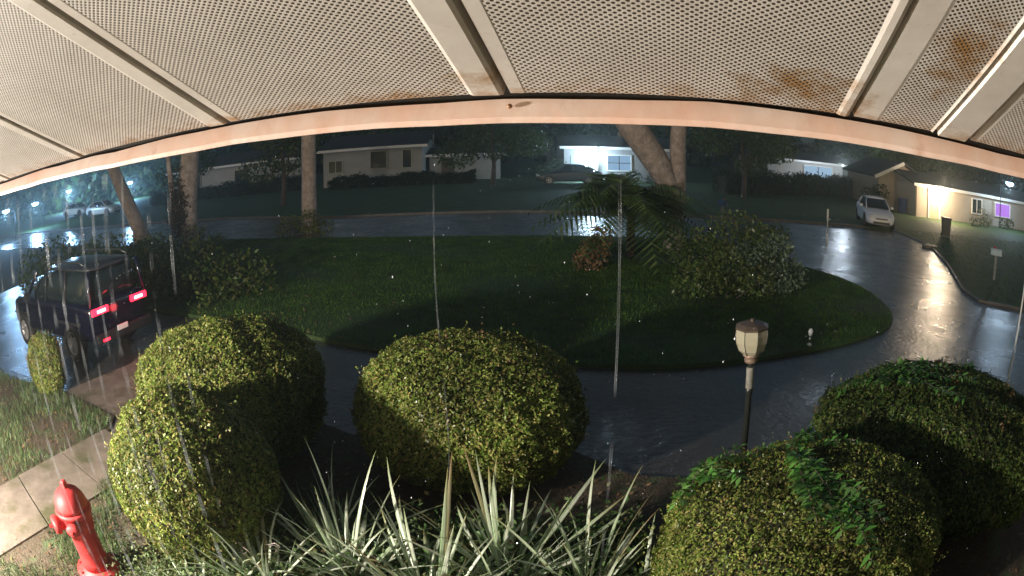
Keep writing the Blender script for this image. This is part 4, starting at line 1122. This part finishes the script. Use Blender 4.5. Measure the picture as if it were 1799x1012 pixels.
# low-branched yard trees across the street
for x, y, cs, lb in ((-13.5, 37, [(-1.6, 0, 2.4, 1.5), (.6, 0, 2.9, 1.7), (-.4, 0, 4.6, 2.2), (1.5, .5, 4.6, 1.7)], 'leafy low-branched tree between the thick trunk and the straight trunk'),
                     (-1.2, 45, [(-2.4, 0, 2.2, 1.6), (0, 0, 3.2, 2.2), (2.3, .4, 3.0, 1.8), (0, .4, 5.6, 2.4)], 'dark leafy tree hiding the right end of the grey annex'),
                     (-22.5, 40, [(-1.5, 0, 2.6, 1.5), (.8, 0, 3.4, 1.8), (0, 0, 5.2, 2.2)], 'leafy tree across the street behind the leaning trunk'),
                     (14.2, 38, [(-2.2, 0, 3.6, 1.7), (0, 0, 4.6, 2.2), (2.4, .4, 3.5, 1.9), (.6, 0, 2.2, 1.2)], 'leafy tree across the street right of the forked tree')):
    tree(x, y, ([(0, 0, -.1), (.1, 0, 1.5), (0, 0, 3), (.1, .1, 5)], [.2, .15, .12, .06]), [([(.1, 0, 1.6), (1.0, 0, 2.8)], [.08, .04])], cs, 240, .13, lb, leaf_dark, M['bark_dark'], 'yard_tree')

# background trees
bgt = [(-74, 82, 'tall dark tree far beyond the blue street lights'), (-44, 74, 'second background tree from the left'), (-38, 70, 'background tree over the dim house'), (-24, 66, 'dark tree between the dim house and the grey house'),
       (-13, 68, 'dark tree behind the grey house'), (-2, 60, 'dark low-branched tree between the grey and the blue-lit house'), (4, 70, 'dark tree behind the blue-lit house'), (14, 64, 'tree right of the blue-lit house'),
       (20, 52, 'tree with low boughs between the forked tree and the long house'), (30, 74, 'dark tree behind the long pale house'), (41, 62, 'tree at the right end of the long pale house'), (38, 50, 'dark tree behind the cream gabled wing'),
       (49, 52, 'dark tree behind the warm-lit house'), (62, 46, 'dark tree at the far right of the background')]
for i, (x, y, lb) in enumerate(bgt):
    low = 1.6 + 1.2 * random.random()
    cs = [(random.uniform(-2.8, 2.8), random.uniform(-2, 2), low + random.uniform(.5, 6), random.uniform(1.7, 2.8)) for _ in range(7)]
    tree(x, y, ([(0, 0, -.1), (.1, 0, 2), (.2, 0, 5), (0, .2, 8)], [.4, .3, .25, .12]), [([(.1, 0, 2.5), (1.6, .3, 5)], [.15, .07]), ([(.1, 0, 3), (-1.8, -.3, 5.5)], [.15, .07])], cs, 75, .24, lb, leaf_dark if i % 2 else leaf_mid, M['bark_dark'], 'background_tree')
# the far wood that closes the view
k = 60000
ang = rng.uniform(R(-75), R(75), k); rr = rng.uniform(84, 100, k)
c = np.stack([np.sin(ang) * rr, np.cos(ang) * rr, rng.uniform(0, 1, k) ** .8 * (9 + 3 * np.sin(ang * 23) + 2 * np.sin(ang * 51))], 1)
tag(quads('far_wood', leaf_quads(c, rng.normal(size=c.shape), .62, .1), leaf_dark), 'dark mass of trees behind all the houses', 'trees', kind='stuff')

# ------------------------------------------------------------------ street furniture and small things
def street_light(x, y, h, label, watts, col=(.5, .75, 1.0)):
    t = thing('street_light', (x, y, 0), label, 'street light')
    tube('pole', [(0, 0, 0), (0, 0, h - .3), (0, -.3, h), (0, -1.1, h + .1)], [.05, .04, .03, .03], M['black'], t, 8)
    box('lamp_head', (0, -1.3, h + .08), (.3, .6, .1), M['black'], t, .03)
    lathe_obj('lamp_lens', [(.02, -.24), (.34, -.16), (.42, 0), (.3, .02)], glow('street_glow_%d' % int(abs(x)), (.35, .66, 1.0), 28), t, 14, (0, -1.3, h))
    lamp('street_beam', (x, y - 1.3, h - .4), watts, col, .2)
    return t
street_light(-39.8, 34.3, 2.57, 'blue-white lamp at the very left edge', 1700, (.32, .6, 1.0))
street_light(-41.9, 40.9, 2.48, 'blue-white lamp second from the left edge', 1700, (.32, .6, 1.0))
street_light(-55, 61.3, 2.7, 'fainter blue-white lamp beyond the pale cars', 4000, (.32, .6, 1.0))
street_light(-45.7, 65.3, 2.27, 'small blue lamp seen past the leaning trunk', 3000, (.32, .6, 1.0))

street_light(36.0, 32.0, 3.62, 'blue-white lamp above the right end of the warm-lit house', 550, (.6, .8, 1.0))
def wheelie_bin(x, y, rz, m, label, s=1.0):
    t = thing('wheelie_bin', (x, y, .06), label, 'bin', rz)
    V = [(-.24, -.26, .05), (.24, -.26, .05), (.24, .26, .05), (-.24, .26, .05), (-.29, -.33, .95), (.29, -.33, .95), (.29, .33, .95), (-.29, .33, .95)]
    pyobj('bin_body', V, [(3, 2, 1, 0), (0, 1, 5, 4), (1, 2, 6, 5), (2, 3, 7, 6), (3, 0, 4, 7), (4, 5, 6, 7)], m, t)
    box('lid', (0, -.02, .985), (.62, .74, .07), m, t, .02)
    box('handle', (0, .37, .93), (.5, .05, .05), m, t)
    for sx in (-1, 1): lathe_obj('wheel', [(.1, -.03), (.1, .03)], M['rubber'], t, 14, (sx * .25, .28, .1), (1, 0, 0))
    return t
wheelie_bin(22.3, 24.9, R(-30), mat('dark_grey_bin', (.05, .055, .055), .5), 'dark wheelie bin on the verge below the warm-lit lawn')
wheelie_bin(26.6, 35.6, R(-10), mat('blue_bin', (.02, .06, .25), .45), 'blue wheelie bin against the cream wing behind the white car')

def mailbox(x, y, rz, label, body_m, h=1.0):
    t = thing('mailbox', (x, y, .06), label, 'mailbox', rz)
    box('post', (0, 0, h * .42), (.1, .1, h * .84), M['post_wood'], t)
    bm = bmesh.new()
    n = 10
    sec = [(-.11, 0), (.11, 0)] + [(.11 * math.cos(math.pi * i / n), .12 + .11 * math.sin(math.pi * i / n)) for i in range(n + 1)]
    a = [bm.verts.new((p, -.26, q_ + h * .84)) for p, q_ in sec]; b = [bm.verts.new((p, .26, q_ + h * .84)) for p, q_ in sec]
    for i in range(len(sec)):
        j = (i + 1) % len(sec); bm.faces.new((a[i], a[j], b[j], b[i]))
    bm.faces.new(a[::-1]); bm.faces.new(b)
    bmesh.ops.recalc_face_normals(bm, faces=bm.faces[:])
    obj('letter_box', bm, body_m, t)
    box('flag', (.125, .05, h * .84 + .2), (.01, .12, .16), mat('flag_red', (.5, .05, .04), .5) if 'flag_red' not in bpy.data.materials else bpy.data.materials['flag_red'], t)
    box('door', (0, -.268, h * .84 + .11), (.19, .012, .19), body_m, t, .004)
    return t
M['post_wood'] = mat('weathered_post', (.30, .33, .34), .6, noise=(8, .2))
mailbox(16.45, 14.75, R(52), 'pale blue mailbox with a yellow band on the right-hand verge', mat('pale_blue_box', (.45, .60, .70), .35), 1.02)
box_y = mat('yellow_band', (.5, .6, .12), .4)
box('band', (0, -.278, .88), (.2, .01, .05), box_y, bpy.data.objects['mailbox'])
mailbox(8.54, 25.4, R(10), 'dark blue mailbox on the far side of the lawn behind the forked tree', mat('dark_blue_box', (.05, .09, .16), .4), .95)

st = thing('marker_post', (11.67, 21.2, 0), 'thin white marker post standing in the wet street', 'post')
tube('shaft', [(0, 0, 0), (0, 0, 1.35)], [.03, .03], mat('marker_grey', (.45, .45, .40), .5), st, 8)
tube('reflective_sleeve', [(0, 0, .9), (0, 0, 1.33)], [.045, .045], mat('marker_white', (.85, .85, .72), .4), st, 8)
tube('foot_sleeve', [(0, 0, .0), (0, 0, .42)], [.042, .042], bpy.data.materials['marker_white'], st, 8)
po = thing('flag_pole', (8.25, 6.44, 0), 'thin pale pole rising out of the picture at the right edge', 'pole')
tube('shaft', [(0, 0, 0), (.02, 0, 1.2), (.06, 0, 2.6)], [.022, .02, .016], M['white_metal'], po, 8)
k = 260
c = np.stack([rng.normal(0, .12, k), rng.normal(0, .12, k), np.abs(rng.normal(.05, .05, k))], 1)
quads('base_tuft', leaf_quads(c, rng.normal(size=c.shape), .035, .1), leaf_mat('pale_tuft', [(.35, .38, .35), (.5, .55, .5)], .4), po)['kind'] = 'stuff'
gl = thing('path_light', (5.15, 9.72, .06), 'small pale garden light at the near edge of the lawn', 'garden light')
tube('spike', [(0, 0, 0), (0, 0, .2)], [.012, .012], M['chrome'], gl, 8)
lathe_obj('lamp_head', [(.03, .18), (.045, .22), (.05, .27), (.02, .31), (.001, .315)], mat('frosted_white', (.7, .7, .68), .3), gl, 12)
lathe_obj('base_ring', [(.05, 0), (.05, .03), (.02, .05)], M['white_metal'], gl, 12)
# concrete drain block catching the light at the kerb by the warm lawn
dc = thing('drain_cover', (18.0, 21.4, 0), 'pale concrete drain block at the kerb end above the bright reflection', 'drain')
box('block', (0, 0, .06), (.8, .5, .12), M['concrete'], dc, .03, Matrix.Rotation(R(-20), 3, 'Z'))
box('slot', (0, -.2, .125), (.5, .1, .012), M['black'], dc, 0, Matrix.Rotation(R(-20), 3, 'Z'))

# ------------------------------------------------------------------ rain running off the gutter
water = bpy.data.materials.new('running_water'); water.use_nodes = True
N_, L_ = water.node_tree.nodes, water.node_tree.links
_p = N_['Principled BSDF']; _p.inputs['Base Color'].default_value = (.75, .82, .86, 1); _p.inputs['Roughness'].default_value = .12; _p.inputs['Specular IOR Level'].default_value = .8
_t = N_.new('ShaderNodeBsdfTransparent'); _m = N_.new('ShaderNodeMixShader'); _m.inputs[0].default_value = .10
_tr = N_.new('ShaderNodeBsdfTranslucent'); _tr.inputs[0].default_value = (.8, .85, .9, 1); _m2 = N_.new('ShaderNodeMixShader'); _m2.inputs[0].default_value = .5
L_.new(_p.outputs[0], _m2.inputs[1]); L_.new(_tr.outputs[0], _m2.inputs[2]); L_.new(_t.outputs[0], _m.inputs[1]); L_.new(_m2.outputs[0], _m.inputs[2]); L_.new(_m.outputs[0], N_['Material Output'].inputs['Surface'])
def stream(azf, rad, label, z_end=0., beads=False, grp='threads of rainwater running off the gutter at the left'):
    """azf: degrees from the gutter's normal; the thread hangs from the gutter lip"""
    x = math.tan(R(azf)) * 2.36 * .93
    p = E(x, 2.22, .899)
    V, F = [], []
    z0 = p.z; n = 90
    pts, rr = [], []
    ph = random.uniform(0, 6)
    for i in range(n):
        f = i / (n - 1); z = z0 - (z0 - z_end) * f
        pts.append((p.x + .006 * math.sin(f * 7 + ph) * f, p.y + .006 * math.cos(f * 5 + ph) * f, z))
        k_ = .55 + .45 * abs(math.sin(i * .9 + ph) * math.sin(i * .37 + ph * 2)) + random.uniform(-.1, .25)
        rr.append(max(.0006, rad * k_))
    V, F = tube_arrays(pts, rr, 6)
    o = pyobj('water_thread', V, F, water, None, True)
    tag(o, label, 'running water', grp)
    return o
ordn = ['first', 'second', 'third', 'fourth', 'fifth', 'sixth', 'seventh', 'eighth', 'ninth', 'tenth', 'eleventh', 'twelfth', 'thirteenth']
azs = [-66, -64.6, -63.4, -61.9, -60.2, -58.9, -57.6, -56.1, -54.7, -53.3, -51.4, -48.6, -46.4]
for i, a in enumerate(azs):
    stream(a, random.uniform(.0025, .0068), ordn[i] + ' falling thread of rainwater counted from the left edge', random.choice((.06, 1.4, 2.2, 2.6)))
stream(-20.7, .0010, 'faint thread of water falling in front of the grey house', 2.9, grp='lone water threads')
stream(-3.5, .0021, 'long thread of water falling down the middle, left of the forked tree', .06, grp='lone water threads')
# broken film: threads are uneven along their length
_n = N_.new('ShaderNodeTexNoise'); _n.inputs['Scale'].default_value = 14; _c = N_.new('ShaderNodeTexCoord'); L_.new(_c.outputs['Object'], _n.inputs['Vector'])
_r = N_.new('ShaderNodeMapRange'); _r.inputs[1].default_value = .42; _r.inputs[2].default_value = .7; _r.inputs[3].default_value = .0; _r.inputs[4].default_value = .10
L_.new(_n.outputs['Fac'], _r.inputs[0]); L_.new(_r.outputs[0], _m.inputs[0])
# falling drops
k = 900
c = np.stack([rng.uniform(-5, 3.5, k), rng.uniform(1.0, 6.5, k), rng.uniform(.1, 3.4, k)], 1)
c = c[(c[:, 1] * math.cos(A) + c[:, 0] * math.sin(A)) > .95]
k = len(c)
rad_ = rng.uniform(.0012, .0028, k)
oct_ = np.array([[1, 0, 0], [0, 1, 0], [-1, 0, 0], [0, -1, 0]])
T_ = []
for i in range(4):
    a_, b_ = oct_[i], oct_[(i + 1) % 4]
    for s_ in (-1, 1):
        tri = np.stack([c + a_ * rad_[:, None], c + b_ * rad_[:, None], c + np.array([0, 0, s_ * 1.6]) * rad_[:, None]], 1)
        T_.append(tri)
drop_m = mat('raindrop', (.8, .85, .9), .1, spec=.9)
tag(quads('raindrops', np.concatenate(T_), drop_m, n=3), 'raindrops falling in front of the house', 'rain', kind='stuff')

# ------------------------------------------------------------------ rain-filled air
hz = bpy.data.materials.new('rain_haze'); hz.use_nodes = True
hz.node_tree.nodes.remove(hz.node_tree.nodes['Principled BSDF'])
pv = hz.node_tree.nodes.new('ShaderNodeVolumePrincipled')
pv.inputs['Color'].default_value = (.86, .96, .90, 1); pv.inputs['Density'].default_value = .0030; pv.inputs['Anisotropy'].default_value = .72
hz.node_tree.links.new(pv.outputs[0], hz.node_tree.nodes['Material Output'].inputs['Volume'])
hb = box('haze', (0, 130, 9), (560, 420, 22), hz)
hb['kind'] = 'stuff'
